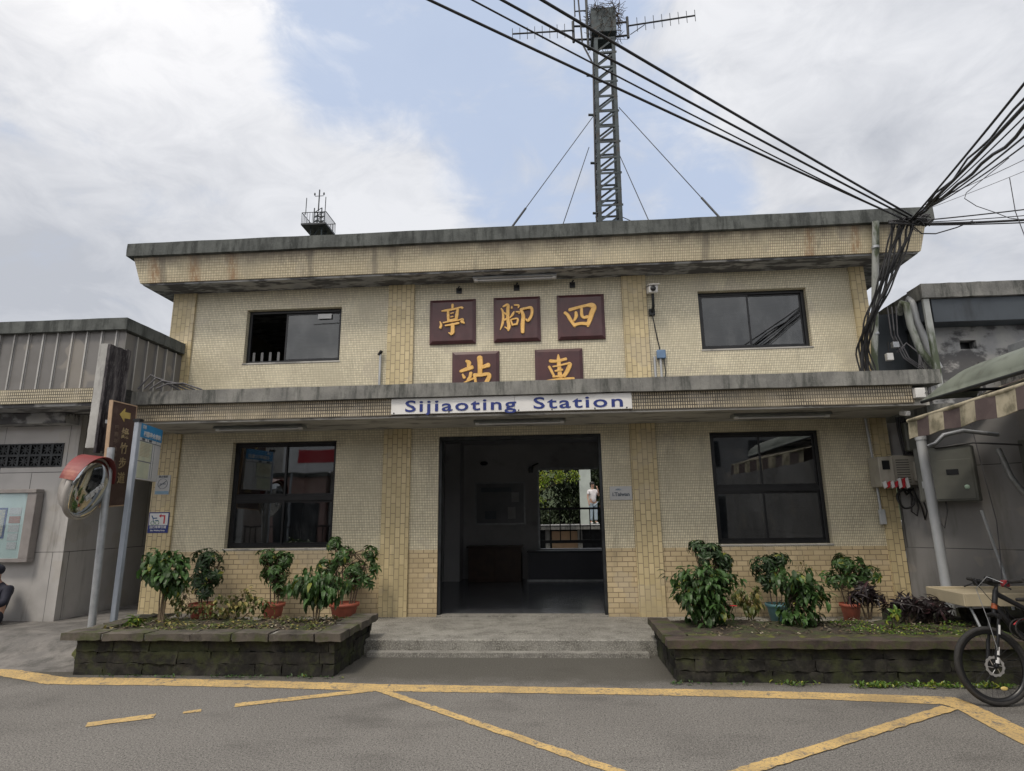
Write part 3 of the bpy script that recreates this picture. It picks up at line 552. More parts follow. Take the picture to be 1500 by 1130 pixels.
def plaque(ch, cx, cz, label, ox, oy):
    w = .412; t = thing('name_plaque', label, 'plaque', (cx, -.005, cz), group='maroon name plaques on the upper wall')
    b = MB(); i_ = w-.055; y0, y1 = .0, -.055
    v = [(-w, y0, -w), (w, y0, -w), (w, y0, w), (-w, y0, w), (-w, y1+.03, -w), (w, y1+.03, -w), (w, y1+.03, w), (-w, y1+.03, w), (-i_, y1, -i_), (i_, y1, -i_), (i_, y1, i_), (-i_, y1, i_)]
    b.add(v, [(0, 1, 5, 4), (1, 2, 6, 5), (2, 3, 7, 6), (3, 0, 4, 7), (4, 5, 9, 8), (5, 6, 10, 9), (6, 7, 11, 10), (7, 4, 8, 11), (8, 9, 10, 11)]); b.build('board', M_maroon, t, local=True)
    mb = MB()
    for k, s_ in enumerate(GL[ch]): brush(mb, s_, .88/885, ox, oy, -.056-.0012*k*.5, .014+.0011*k)
    mb.build('character', M_gold, t, local=True)
plaque('亭', -1.757, 5.135, 'maroon plaque with gold character 亭, left end of the upper row of three', 592, 585)
plaque('腳', -.612, 5.14, 'maroon plaque with gold character 腳, middle of the upper row of three', 565, 600)
plaque('四', .51, 5.14, 'maroon plaque with gold character 四, beside the white camera', 578, 555)
plaque('站', -1.345, 4.16, 'maroon plaque with gold character 站, lower row, left of the two cut off by the canopy', 570, 590)
plaque('車', .10, 4.16, 'maroon plaque with gold character 車, lower row, right of the two cut off by the canopy', 575, 590)
# english name board
t = thing('station_sign', 'long white board with blue words Sijiaoting Station on the canopy edge', 'sign', (-.665, -1.176, 3.41))
mb = MB(); mb.box(-1.825, .07, -.028, 0, -.125, .118); mb.box(.073, 1.82, -.030, 0, -.125, .118); mb.build('board', M_white, t, local=True, bevel=.003)
for wd, cx, ww in (('Sijiaoting', -.755, 1.70), ('Station', 1.02, 1.33)):
    o_ = text('lettering', wd, .246, M_blue, t, (cx, -.034, -.014), ext=.002, bold=.0035, spacing=1.16); bb_ = [v.co.x for v in o_.data.vertices]; o_.scale = (ww/(max(bb_)-min(bb_)), 1, 1); o_.location.x = cx-(max(bb_)+min(bb_))/2*o_.scale[0]
for x in (-1.78, -.93, -.05, .13, .63, 1.27, 1.74): MB().lathe((x, -.031, -.105), [(0, -.006), (.011, -.004), (.012, 0)], 8, 'y').build('screw', M_darkmetal, t, local=True)
# striplights
def striplight(x0, x1, y, z, label, group='strip lights under the eaves', mat=None, dz=.05):
    t = thing('strip_light', label, 'light', ((x0+x1)/2, y, z), group=group); h = (x1-x0)/2
    MB().prism([(-.11, -.045), (.11, -.045), (.075, -.002), (-.075, -.002)], -h, h, 'yz').build('housing', mat or pm('grey_lamp_housing', (.24, .26, .25), (.19, .2, .2), 4, .6, bump=0, stain=(.08, .085, .08), samt=.7), t, local=True, bevel=.003)
    MB().tube([(-h+.07, -.03, -.062), (h-.07, -.03, -.062)], .016).build('tube', M_whitep, t, local=True)
    e = MB()
    for sx in (-1, 1): e.box(sx*(h-.05)-.03, sx*(h-.05)+.03, -.06, .0, -.078, -.046)
    e.build('lamp_holder', M_white, t, local=True)
striplight(-5.53, -4.05, -.72, 3.238, 'grey strip light under the canopy above the left ground floor window')
striplight(-1.27, .17, -.72, 3.238, 'grey strip light under the canopy above the dark doorway')
striplight(2.73, 4.18, -.72, 3.238, 'grey strip light under the canopy above the right ground floor window')
striplight(-1.36, .11, -.22, 5.868, 'pale strip light under the upper eave above the plaques', mat=M_pipe)
for i, (x, z) in enumerate(((-1.65, 5.73), (-.61, 5.745), (.38, 5.755))):
    t = thing('wall_bracket', ('leftmost small black bracket above the plaque 亭', 'small black bracket above the middle plaque 腳', 'small black bracket above the plaque 四')[i], 'bracket', (x, -.002, z), group='small black brackets under the eave')
    MB().box(-.05, .05, -.02, 0, -.06, .04).build('plate', M_black, t, local=True); MB().tube([(0, -.02, 0), (.0, -.09, .01), (.02, -.10, .05)], .014).build('hook', M_black, t, local=True)
# cctv
t = thing('security_camera', 'white bullet camera on a wall arm right of the plaques', 'camera', (1.74, -.005, 5.18))
MB().box(-.05, .05, -.05, 0, -.06, .06).build('mount', M_darkmetal, t, local=True, bevel=.005); MB().tube([(0, -.04, 0), (.01, -.14, .06), (.0, -.20, .20), (0, -.2, .27)], .026).build('arm', M_darkmetal, t, local=True)
b_ = MB(); b_.obox((0, -.16, .36), (.075, 0, 0), (0, .17, .05), (0, -.018, .06)); hb = b_.build('housing', M_white, t, local=True, bevel=.018, seg=2)
MB().obox((.01, -.19, .432), (.09, 0, 0), (0, .19, .055), (0, -.002, .006)).build('sunshield', M_white, t, local=True, bevel=.003)
MB().lathe((-.008, -.338, .318), [(0, -.02), (.035, -.02), (.044, -.01), (.046, .03)], 18, 'y').build('lens', M_black, t, local=True)
tag(MB().tube([(1.74, -.05, 5.14), (1.76, -.06, 4.95), (1.80, -.03, 4.7), (1.83, -.03, 4.52), (1.80, -.03, 4.44)], .011, 6).build('camera_cable', M_cable), 'black cable hanging below the white bullet camera', 'cable')
t = thing('junction_box', 'blue grey junction box with two short conduits below the white camera', 'junction box', (1.80, -.005, 4.40))
MB().box(-.03, .12, -.07, 0, -.06, .09).build('box', pm('blue_plastic', (.16, .26, .42), (.12, .2, .33), 5, .5, bump=0), t, local=True, bevel=.01)
for x in (-.07, .03): MB().tube([(x, -.03, -.02), (x, -.03, -.79)], .02).build('conduit', M_pipe, t, local=True)
MB().tube([(.09, -.03, -.05), (.10, -.04, -.3), (.07, -.04, -.5), (.10, -.03, -.79)], .010).build('cable', M_cable, t, local=True)
t = thing('vent_stub', 'thin white vent pipe with black cap beside the left pilaster', 'pipe', (-3.04, -.05, 3.6)); MB().tube([(0, 0, 0), (0, 0, .98)], .022).build('pipe', M_pipe, t, local=True); MB().tube([(-.03, 0, .96), (.03, -.02, 1.03)], .03).build('cap', M_black, t, local=True)
# pipe by the right corner
t = thing('drainpipe', 'white mossy drainpipe leaning from parapet to canopy by the cable bundle', 'pipe', (5.27, -.1, 3.6)); MB().tube([(5.30, -.71, 6.36), (5.29, -.60, 5.9), (5.27, -.12, 4.15), (5.27, -.1, 3.6)], .052, 12).build('pipe', M_mosspipe, t)
for z, y in ((5.95, -.615), (4.6, -.24)): MB().tube([(5.285, y, z-.02), (5.285, y, z+.02)], .06, 12).build('clamp', M_galv, t)
t = thing('conduit', 'thin white conduit with small switch box on the right ground floor wall', 'conduit', (5.09, -.06, 1.5)); MB().tube([(5.03, -.06, 3.23), (5.05, -.07, 2.6), (5.07, -.06, 1.75)], .018).build('pipe', M_pipe, t); MB().box(5.03, 5.12, -.10, -.046, 1.55, 1.78).build('switch_box', M_pipe, t, bevel=.008)
# meter cabinet at the corner
t = thing('meter_cabinet', 'beige ribbed metal cabinet with red and white tape at the right corner', 'cabinet', (5.1, -.3, 2.05))
M_beige = pm('beige_cabinet_paint', (.36, .34, .29), (.29, .275, .24), 3, .55, bump=.03, stain=(.12, .10, .07), sscale=5, sstr=(1, 1, .3), sr=(.5, .75), samt=.7)
MB().box(4.98, 5.20, -.36, -.05, 2.12, 2.58).build('cabinet', M_beige, t, bevel=.008); MB().box(5.21, 5.72, -.30, -.02, 2.14, 2.60).build('cabinet', M_beige, t, bevel=.008)
MB().box(5.03, 5.14, -.366, -.361, 2.38, 2.52).build('meter_window', M_black, t)
mb = MB()
for k in range(10): mb.box(5.27, 5.46, -.306, -.301, 2.18+k*.038, 2.19+k*.038)
mb.build('louvre', M_darkmetal, t); MB().box(5.50, 5.70, -.37, -.31, 2.20, 2.50).build('box', M_beige, t, bevel=.008)
M_red = pm('red_tape', (.48, .03, .04), (.4, .02, .03), 4, .5, bump=0)
for k in range(7):
    MB().obox((5.02+k*.055, -.385, 2.15+.02*(k > 3)), (.022, 0, .012), (0, .012, 0), (.008*(1 if k % 2 else -1), 0, .045+.025*(k > 3))).build('tape_stripe', M_red if k % 2 else M_whitep, t)
mb = MB(); mb.tube([(5.38+.12*math.cos(a), -.22+.02*math.sin(3*a), 1.93+.14*math.sin(a)) for a in [2*PI*i/20 for i in range(21)]], .016, 6)
mb.tube([(5.45, -.2, 2.14), (5.47, -.22, 1.95), (5.44, -.22, 1.74), (5.50, -.24, 1.68), (5.55, -.22, 1.8), (5.53, -.2, 2.1)], .013, 6); mb.tube([(5.52, -.2, 2.1), (5.60, -.22, 1.8), (5.62, -.22, 1.62), (5.67, -.22, 1.75), (5.6, -.2, 2.12)], .011, 6)
mb.tube([(5.35, -.2, 2.14), (5.42, -.2, 2.0), (5.5, -.2, 2.08)], .02, 6); tag(mb.build('cable_coil', M_cable), 'black cable coil hanging below the beige cabinet', 'cable')
t = thing('floodlight', 'small white lamp on the right end of the canopy band', 'light', (5.24, -1.17, 3.40)); MB().box(-.07, .07, -.09, 0, -.07, .075).build('housing', M_white, t, local=True, bevel=.01); MB().tube([(.05, -.10, .0), (.10, -.12, -.02), (.10, -.12, .05)], .008, 6).build('cable', M_greycable, t, local=True)
t = thing('wall_camera', 'small white camera hanging under the right end of the canopy', 'camera', (5.18, -.85, 3.236)); MB().tube([(0, 0, 0), (0, 0, -.05), (-.02, -.05, -.07)], .015).build('bracket', M_white, t, local=True); MB().obox((-.04, -.12, -.08), (.035, 0, 0), (0, .09, .02), (0, -.01, .035)).build('housing', M_white, t, local=True, bevel=.012)
# notices
t = thing('no_smoking_notice', 'small white notice with a round prohibition symbol on the left pilaster', 'notice', (-6.80, -.05, 2.35)); M_nb = pm('faded_notice', (.45, .46, .47), (.4, .41, .42), 3, .5, bump=0); MB().box(-.13, .13, -.008, 0, -.165, .165).build('board', M_nb, t, local=True)
M_g = pm('grey_print', (.12, .14, .17), (.1, .12, .14), 5, .6, bump=0); M_lb = pm('pale_blue_print', (.20, .32, .45), (.18, .3, .4), 5, .6, bump=0)
mb = MB(); R_ = [(.085*math.cos(2*PI*i/24), .085*math.sin(2*PI*i/24)) for i in range(25)]; mb.tube([(a, -.0095, b+.02) for a, b in R_], .007, 6, False, flat=.3); mb.obox((0, -.0105, .02), (.06, 0, .042), (0, .001, 0), (-.004, 0, .006)); mb.box(-.055, .055, -.0118, -.009, .008, .024); mb.build('symbol', M_g, t, local=True)
MB().box(-.12, .12, -.010, -.008, -.155, -.105).build('band', M_lb, t, local=True); text('lettering', '禁止吸菸', .042, M_g, t, (0, -.010, .138), bold=.0006)
t = thing('bicycle_notice', 'blue and white notice with bicycle and red arrow on the left pilaster', 'notice', (-6.80, -.05, 1.715)); MB().box(-.182, .182, -.008, 0, -.172, .172).build('board', M_blue, t, local=True); MB().box(-.165, .165, -.010, -.008, -.045, .155).build('panel', M_whitep, t, local=True)
mb = MB(); mb.box(.09, .115, -.013, -.010, -.02, .10); mb.box(.04, .115, -.0125, -.010, .10, .122); mb.prism([(.04, .08), (.04, .142), (.0, .111)], -.0128, -.010); mb.build('arrow', M_red, t, local=True)
mb = MB()
for cx in (-.10, -.02): mb.tube([(cx+.032*math.cos(2*PI*i/16), -.0115, -.005+.032*math.sin(2*PI*i/16)) for i in range(17)], .004, 5, False)
mb.build('bicycle_wheel', pm('green_print', (.12, .3, .15), (.1, .25, .12), 5, .6, bump=0), t, local=True)
mb = MB(); mb.tube([(-.125, -.0125, .115), (-.10, -.0125, .07), (-.03, -.0125, .075)], .009, 5); mb.tube([(-.10, -.0125, .07), (-.085, -.0125, .0)], .005, 5); mb.tube([(-.06, -.0125, .035), (.0, -.0125, .035)], .007, 5); mb.build('rider', pm('teal_print', (.02, .1, .25), (.02, .09, .2), 5, .6, bump=0), t, local=True)
text('lettering', '自行車牽引道', .05, M_whitep, t, (0, -.0105, -.078), bold=.0008); text('lettering', 'Bike Walking Ramp', .033, M_whitep, t, (0, -.0105, -.132), bold=.0006)
t = thing('wifi_notice', 'pale notice reading i.Taiwan right of the doorway', 'notice', (1.05, -.004, 2.095)); MB().box(-.18, .18, -.008, 0, -.11, .11).build('board', M_nb, t, local=True); text('lettering', 'i.Taiwan', .085, M_g, t, (0, -.011, -.02), bold=.0028)
mb = MB()
for r_, w_ in ((.055, .011), (.035, .010)): mb.tube([(-.04+r_*math.sin(a), -.0095, .028+r_*.75*math.cos(a)) for a in [-.95+1.9*i/8 for i in range(9)]], w_, 5, flat=.3)
mb.build('wifi_symbol', M_lb, t, local=True)

# ================================================================== furniture of the hall
M_wood = pm('dark_wood', (.05, .028, .018), (.035, .02, .014), 4, .5, bump=.05)
t = thing('reception_counter', 'brown wooden cabinet under the notice board inside the hall', 'cabinet', (-1.55, 5.3, .19)); MB().box(-.66, .64, -.25, .3, 0, .80).build('body', M_wood, t, local=True, bevel=.01); MB().box(-.70, .68, -.29, .3, .801, .84).build('top', M_wood, t, local=True); 
for x in (-.33, .31): MB().box(x-.3, x+.3, -.262, -.251, .06, .74).build('door', M_wood, t, local=True, bevel=.004)
t = thing('notice_board', 'framed grey notice board on the back wall of the hall', 'board', (-1.48, 5.795, 2.08)); MB().box(-.66, .66, -.03, 0, -.55, .55).build('frame', M_galv, t, local=True); MB().box(-.62, .62, -.034, -.031, -.51, .51).build('panel', pm('grey_board', (.22, .23, .25), (.16, .17, .19), 1.5, .3, bump=0), t, local=True)
for i, (x, z, w_, h_) in enumerate(((.3, -.25, .2, .3), (-.25, -.3, .3, .2), (-.1, .35, .8, .12), (.4, .15, .2, .25))): MB().box(x-w_/2, x+w_/2, -.037, -.035, z-h_/2, z+h_/2).build('poster', (M_nb, M_g, M_g, M_nb)[i], t, local=True)
t = thing('waiting_counter', 'long dark low counter below the opening to the platform', 'counter', (.35, 5.35, .19)); MB().box(-1.1, 1.0, -.18, .34, .04, .68).build('body', pm('dark_blue_grey_panel', (.06, .065, .085), (.05, .055, .07), 2, .5, bump=0), t, local=True); MB().box(-1.12, 1.02, -.24, .35, .68, .71).build('top', M_darkmetal, t, local=True); MB().box(-1.12, 1.02, -.22, .34, 0, .04).build('plinth', M_galv, t, local=True)
t = thing('hall_camera', 'small dark camera on a bracket inside the hall', 'camera', (-.62, 5.6, 2.98)); MB().tube([(.15, .19, .12), (.02, .05, .05), (0, 0, 0)], .02).build('bracket', M_black, t, local=True); MB().obox((-.03, -.05, -.06), (.06, 0, 0), (0, .11, .03), (0, -.02, .06)).build('housing', M_black, t, local=True, bevel=.01)
t = thing('sensor_dome', 'small dark dome on the back wall above the notice board', 'sensor', (-1.9, 5.79, 3.12)); MB().sphere((0, -.05, 0), .09, sc=(1.2, 1, .6)).build('dome', M_black, t, local=True); MB().box(-.06, .06, -.03, 0, -.05, .05).build('plate', M_darkmetal, t, local=True)
# office things behind the right window
t = thing('office_desk', 'desk standing behind the right ground floor window', 'desk', (3.4, 1.6, .19)); MB().box(-.9, .9, -.35, .35, .70, .74).build('top', M_wood, t, local=True)
for sx in (-1, 1): MB().box(sx*.85-.03, sx*.85+.03, -.3, .3, 0, .70).build('leg', M_darkmetal, t, local=True)
t = thing('computer_monitor', 'black monitor on the desk behind the right window', 'monitor', (3.62, 1.65, .93)); MB().box(-.24, .24, -.02, .02, .12, .44).build('screen', M_black, t, local=True, bevel=.005); MB().tube([(0, .01, .0), (0, .01, .2)], .02).build('stand', M_black, t, local=True); MB().box(-.12, .12, -.08, .08, 0, .012).build('base', M_black, t, local=True)
t = thing('office_chair', 'dark swivel chair behind the right window', 'chair', (3.75, 1.0, .19)); MB().box(-.24, .24, -.24, .24, .42, .50).build('seat', M_black, t, local=True, bevel=.03); MB().obox((0, -.22, .78), (.22, 0, 0), (0, .03, 0), (0, -.03, .26)).build('backrest', M_black, t, local=True, bevel=.03); MB().tube([(0, 0, .06), (0, 0, .42)], .03).build('column', M_darkmetal, t, local=True)
mb = MB()
for k in range(5): mb.tube([(0, 0, .08), (.28*math.cos(k*1.257), .28*math.sin(k*1.257), .03)], .02)
mb.build('foot', M_darkmetal, t, local=True)
t = thing('wall_paper_sheet', 'pale sheet hanging on the office wall behind the right window', 'poster', (3.5, 5.75, 3.0)); MB().box(-.25, .25, 0, .004, -.45, .3).build('sheet', M_nb, t, local=True)
# ================================================================== beyond: railing, far platform, people, trees
t = thing('platform_railing', 'black metal railing seen through the opening at the back of the hall', 'railing', (.6, 6.6, .0))
MB().box(-9, 4.4, -.03, .03, 1.90, 1.955).build('top_rail', M_black, t, local=True); MB().box(-9, 4.4, -.02, .02, 1.02, 1.10).build('bottom_rail', M_black, t, local=True)
for k in range(50): MB().box(-8.9+k*.27-.014, -8.9+k*.27+.014, -.012, .012, .0 if k % 6 == 0 else 1.1, 1.90).build('baluster', M_black, t, local=True)
t = thing('near_platform', 'dark lower platform edge behind the station', 'platform', (0, 8, 0)); MB().box(-12, 12, -1.9, 1.0, 0, .6).build('slab', M_darkmetal, t, local=True)
t = thing('far_platform', 'raised far platform with a white edge stripe beyond the railing', 'platform', (0, 12, 0))
MB().box(-14, 14, .02, 4.5, 1.25, 1.40).build('deck', M_ccap, t, local=True); MB().box(-14, 14, -.01, .25, 1.402, 1.43).build('edge_stripe', M_whitep, t, local=True)
mb = MB(); [mb.box(x, x+.16, .3, .5, 0, 1.25) for x in (-7, -4.6, -2.2, -.45, .72, 2.6, 5.0, 7.4)]; mb.build('support', M_ccap, t, local=True); MB().box(-14, 14, 1.5, 1.6, 0, 1.25).build('back_wall', M_darkmetal, t, local=True)
MB().box(-.22, .72, .62, .70, .3, 1.18).build('panel', pm('tan_panel', (.62, .42, .26), (.52, .35, .22), 3, .7, bump=0), t, local=True)
tag(MB().box(.90, 1.34, 13.6, 13.9, 1.40, 4.6).build('concrete_post', pm('pale_post', (.42, .47, .44), (.34, .38, .36), 2, .8, bump=.1)), 'pale grey post on the far platform behind the person in white', 'post')
M_skin = pm('skin', (.42, .26, .19), (.38, .23, .17), 5, .6, bump=0); M_tee = pm('white_cotton', (.72, .70, .72), (.62, .6, .62), 8, .8, bump=.1); M_jean = pm('pale_denim', (.38, .46, .52), (.3, .38, .44), 8, .8, bump=.1); M_hair = pm('dark_hair', (.012, .01, .01), (.02, .015, .012), 20, .5, bump=.1)
def person(loc, rz, label, pose, top, legs, s_=1.0):
    t = thing('person', label, 'person', loc, rz); t.scale = (s_, s_, s_)
    J = [(0, 0, .92, .12), (0, 0, 1.10, .115), (0, 0, 1.30, .13), (0, 0, 1.42, .06), (0, -.01, 1.50, .052), (0, -.015, 1.60, .088), (0, -.01, 1.66, .08),
         (.16, 0, 1.36, .055), (-.16, 0, 1.36, .055), (.09, 0, .88, .085), (-.09, 0, .88, .085), (.10, -.01, .48, .055), (-.10, .01, .48, .055), (.11, .02, .08, .038), (-.11, .03, .08, .038), (.12, -.12, .04, .032), (-.12, -.11, .04, .032)]
    E_ = [(0, 1), (1, 2), (2, 3), (3, 4), (4, 5), (5, 6), (2, 7), (2, 8), (0, 9), (0, 10), (9, 11), (10, 12), (11, 13), (12, 14), (13, 15), (14, 16)]
    if pose == 'phone': arms = {7: [(.26, -.06, 1.14, .038), (.15, -.22, 1.38, .03), (.12, -.20, 1.50, .026)], 8: [(-.24, -.02, 1.10, .038), (-.24, -.12, .88, .028), (-.23, -.14, .80, .026)]}
    else: arms = {7: [(.24, .0, 1.10, .038), (.25, -.06, .86, .028), (.25, -.08, .78, .026)], 8: [(-.24, .0, 1.10, .038), (-.25, -.06, .86, .028), (-.25, -.08, .78, .026)]}
    hands = []
    for sh, ch in arms.items():
        p = sh
        for j in ch: J.append(j); E_.append((p, len(J)-1)); p = len(J)-1
        d = (Vector(ch[-1][:3])-Vector(ch[-2][:3])).normalized(); q = Vector(ch[-1][:3]); sd_ = Vector((1, 0, 0))
        for k in range(4):
            a = q+sd_*(k-1.5)*.018; b_ = a+d*(.05+.008*(1 if k in (1, 2) else 0)); J.append((*b_, .009)); E_.append((p, len(J)-1)); 
        a = q+Vector((0, -.035, 0))+d*.01; J.append((*a, .010)); E_.append((p, len(J)-1))
    skin('body', J, E_, M_skin, t)
    T = [(0, 0, .84, .150), (0, 0, 1.12, .138), (0, 0, 1.32, .142), (0, 0, 1.43, .075), (.17, 0, 1.35, .075), (-.17, 0, 1.35, .075)]; TE = [(0, 1), (1, 2), (2, 3), (2, 4), (2, 5)]
    for i, sgn in ((4, 1), (5, -1)):
        a = Vector(arms[7 if sgn > 0 else 8][0][:3]); b_ = Vector(T[i][:3]); c = b_.lerp(a, .62); T.append((*c, .058)); TE.append((i, len(T)-1))
    skin('shirt', T, TE, top, t)
    P = [(0, 0, .93, .14), (.09, 0, .82, .105), (-.09, 0, .82, .105), (.10, -.01, .48, .085), (-.10, .01, .48, .085), (.11, .02, .12, .078), (-.11, .03, .12, .078)]
    skin('trousers', P, [(0, 1), (0, 2), (1, 3), (2, 4), (3, 5), (4, 6)], legs, t)
    h = MB(); h.sphere((0, .02, 1.655), .108, 14, 10, (1, 1.05, .95)); h.sphere((0, .05, 1.57), .085, 12, 8, (1.1, .8, 1.1)); h.build('hair', M_hair, t, local=True)
    for sx in (-1, 1): MB().sphere((sx*.033, -.098, 1.615), .011, 8, 6).build('eye', M_black, t, local=True)
    MB().sphere((0, -.112, 1.585), .014, 8, 6, (1, 1, 1.3)).build('nose', M_skin, t, local=True); MB().box(-.022, .022, -.106, -.098, 1.548, 1.556).build('mouth', M_red, t, local=True)
    for sx in (-1, 1): MB().sphere((sx*.118, -.18*0-.08, .035), .06, 10, 6, (.75, 1.7, .6)).build('shoe', M_whitep, t, local=True)
    return t
person((1.33, 12.55, 1.43), rad(20), 'person in white shirt and pale jeans with hand to face on far platform', 'phone', M_tee, M_jean, .88)
person((1.82, 12.9, 1.43), rad(-30), 'person in pale clothes mostly hidden by the doorway edge on the far platform', 'stand', M_tee, M_tee, .78)
# foliage helpers
def leaf(mb_v, mb_f, p, d, up, ln, w, fold=.35, droop=.25):
    d = d.normalized(); s_ = d.cross(up); s_ = s_.normalized() if s_.length > 1e-4 else Vector((1, 0, 0)); n = s_.cross(d).normalized(); b = len(mb_v)
    m1 = p+d*ln*.38-n*droop*ln*.08; m2 = p+d*ln*.74-n*droop*ln*.35; tip = p+d*ln*.98-n*droop*ln*.75
    lift = n*w*fold
    mb_v += [p, m1, m2, tip, m1+s_*w*.5+lift*.5, m2+s_*w*.40+lift*.4, m1-s_*w*.5+lift*.5, m2-s_*w*.40+lift*.4]
    mb_f += [(b, b+4, b+1), (b+4, b+5, b+2, b+1), (b+5, b+3, b+2), (b, b+1, b+6), (b+6, b+1, b+2, b+7), (b+7, b+2, b+3)]
def rdir(zmin=-1):
    while True:
        v = Vector((random.uniform(-1, 1), random.uniform(-1, 1), random.uniform(-1, 1)))
        if .05 < v.length < 1 and v.normalized().z > zmin: return v.normalized()
def bush(t, base, blobs, mat, stems, whorl=True, leafn=7, ln=.09, lw=.034, dens=1.0, droop=.5, bark=None, stem_r=.011):
    """foliage in whorls at the ends of branching stems; blobs = (x,y,z,rx,ry,rz,count) in root coordinates"""
    V = []; F = []; sm = MB()
    for (x, y, z, rx, ry, rz_, n) in blobs:
        c = Vector((x, y, z)); k = int(n*dens*1.15)
        for i in range(k):
            v = rdir(); r_ = random.random()**.38*(1.28 if random.random() < .12 else 1); p = c+Vector((v.x*rx, v.y*ry, v.z*rz_))*r_
            a = Vector((v.x, v.y, max(.15, v.z+.35))).normalized()
            if whorl:
                u = a.orthogonal().normalized(); w_ = a.cross(u); ph = random.random()*6; q = leafn+random.randint(-1, 1); sc = random.uniform(.5, 1.25)
                for j in range(q):
                    an = ph+2*PI*j/q; d = u*math.cos(an)+w_*math.sin(an)+a*random.uniform(-.25, .2); leaf(V, F, p, d, a, ln*sc*random.uniform(.85, 1.1), lw*sc, droop=droop)
            else:
                for j in range(leafn):
                    d = Vector((v.x, v.y, v.z*.4))*.6+rdir()*.8+Vector((0, 0, -droop*.8)); leaf(V, F, p+rdir()*ln*.6, d, Vector((0, 0, 1)), ln*(q_ := random.uniform(.45, 1.25)), lw*q_*random.uniform(.85, 1.15), droop=droop)
            if i % 3 == 0 and stems:
                s0 = Vector(random.choice(stems)); mid = s0.lerp(p, .55)+rdir()*.03; sm.tube([s0, mid, p-a*.01], [stem_r*.7, stem_r*.5, stem_r*.3], 5, False)
    o = MB().add(V, F, False).build('foliage', mat, t, local=True)
    for s0 in stems:
        s0 = Vector(s0); b0 = Vector((s0.x*.35+random.uniform(-.02, .02), s0.y*.35, 0)); sm.tube([b0, b0.lerp(s0, .5)+Vector((random.uniform(-.015, .015), random.uniform(-.015, .015), 0)), s0], [stem_r*1.15, stem_r, stem_r*.7], 7)
    sm.build('stem', bark or M_bark, t, local=True); return o
def tree(loc, h, r, label, mat, n, ln=.16, crown0=.3, group=None, seed=1, tr=.16):
    random.seed(seed); t = thing('tree', label, 'tree', loc, group=group); tm = MB()
    tm.tube([(0, 0, 0), (.05*h*.2, .03, h*.3), (-.02*h, .05, h*.62), (0, 0, h*.85)], [tr, tr*.8, tr*.5, tr*.2], 10)
    V = []; F = []; cl = []
    for i in range(26):
        a = random.random()*6.28; rr = r*math.sqrt(random.random())*.85; z = h*(crown0+(1-crown0)*random.random()); rr *= math.sqrt(max(.15, 1-((z/h-.62)/.55)**2)); cl.append(Vector((rr*math.cos(a), rr*math.sin(a), z)))
        tm.tube([(0, 0, max(.2*h, z*.6)), Vector((0, 0, z*.75)).lerp(cl[-1], .55), cl[-1]], [tr*.3, tr*.2, tr*.06], 6)
    for i in range(n):
        c = random.choice(cl); v = rdir(); p = c+v*(r*.36)*random.random()**.4; leaf(V, F, p, rdir()*.8+Vector((0, 0, -.4)), Vector((0, 0, 1)), ln*random.uniform(.7, 1.3), ln*.5, droop=.3)
    MB().add(V, F).build('crown', mat, t, local=True); tm.build('trunk', M_bark, t, local=True)
tree((-1.6, 15.6, 0), 7.5, 2.6, 'dense dark tree behind the far platform, seen left of the person', M_leafT, 11000, .2, .12, 'dark trees behind the far platform', 3)
tree((2.0, 16.6, 0), 8.0, 2.8, 'dense dark tree behind the far platform, behind the person', M_leafT, 11000, .2, .12, 'dark trees behind the far platform', 4)
tree((-3.6, 17, 0), 7.5, 1.8, 'dense dark tree behind the far platform, further left', M_leafT, 5000, .24, .1, 'dark trees behind the far platform', 5)
tree((7, 17.5, 0), 8.5, 3, 'dense dark tree behind the right rear of the station', M_leafT, 5000, .24, .1, 'dark trees behind the far platform', 6)
t = thing('young_tree', 'bright yellow green tree in front of the dark trees beyond the far platform', 'tree', (-1.5, 11.9-1.2, .0)); random.seed(9)
V = []; F = []; tm = MB(); tm.tube([(0, 0, 0), (.0, .05, 1.6), (.1, 0, 3.2)], [.05, .04, .025], 8)
for c, n in (((.95, .0, 2.85), 200), ((.55, .1, 2.60), 260), ((1.15, .1, 3.02), 130), ((1.6, 0, 3.05), 120), ((2.1, .1, 3.08), 90), ((.85, 0, 2.30), 110), ((.6, .1, 3.2), 300), ((1.5, .2, 3.4), 200), ((.2, 0, 2.9), 250), ((.3, 0, 2.4), 120)):
    tm.tube([(.05, 0, 2.0), Vector((.05, 0, 2.0)).lerp(Vector(c), .5)+Vector((0, 0, .1)), c], [.02, .014, .006], 5)
    for i in range(n): leaf(V, F, Vector(c)+rdir()*.26*random.random()**.5, rdir()+Vector((0, 0, -.3)), Vector((0, 0, 1)), .10*random.uniform(.7, 1.2), .045)
MB().add(V, F).build('crown', M_leafS, t, local=True); tm.build('trunk', M_bark, t, local=True)
# far wooded slope
mb = MB(); vs = []; fs = []
for j in range(11):
    for i in range(61): x = -90+3*i; vs.append((x, 44+j*3.2, j*1.15*(1+.18*noise.noise(Vector((x*.05, j*.3, 2))))+.5*noise.noise(Vector((x*.4, j, 0)))))
for j in range(10):
    for i in range(60): a = j*61+i; fs.append((a, a+1, a+62, a+61))
struct('wooded_hill', mb.add(vs, fs, True), pm('hill_vegetation', (.035, .05, .018), (.022, .035, .014), 1.5, .95, bump=1, bscale=3))

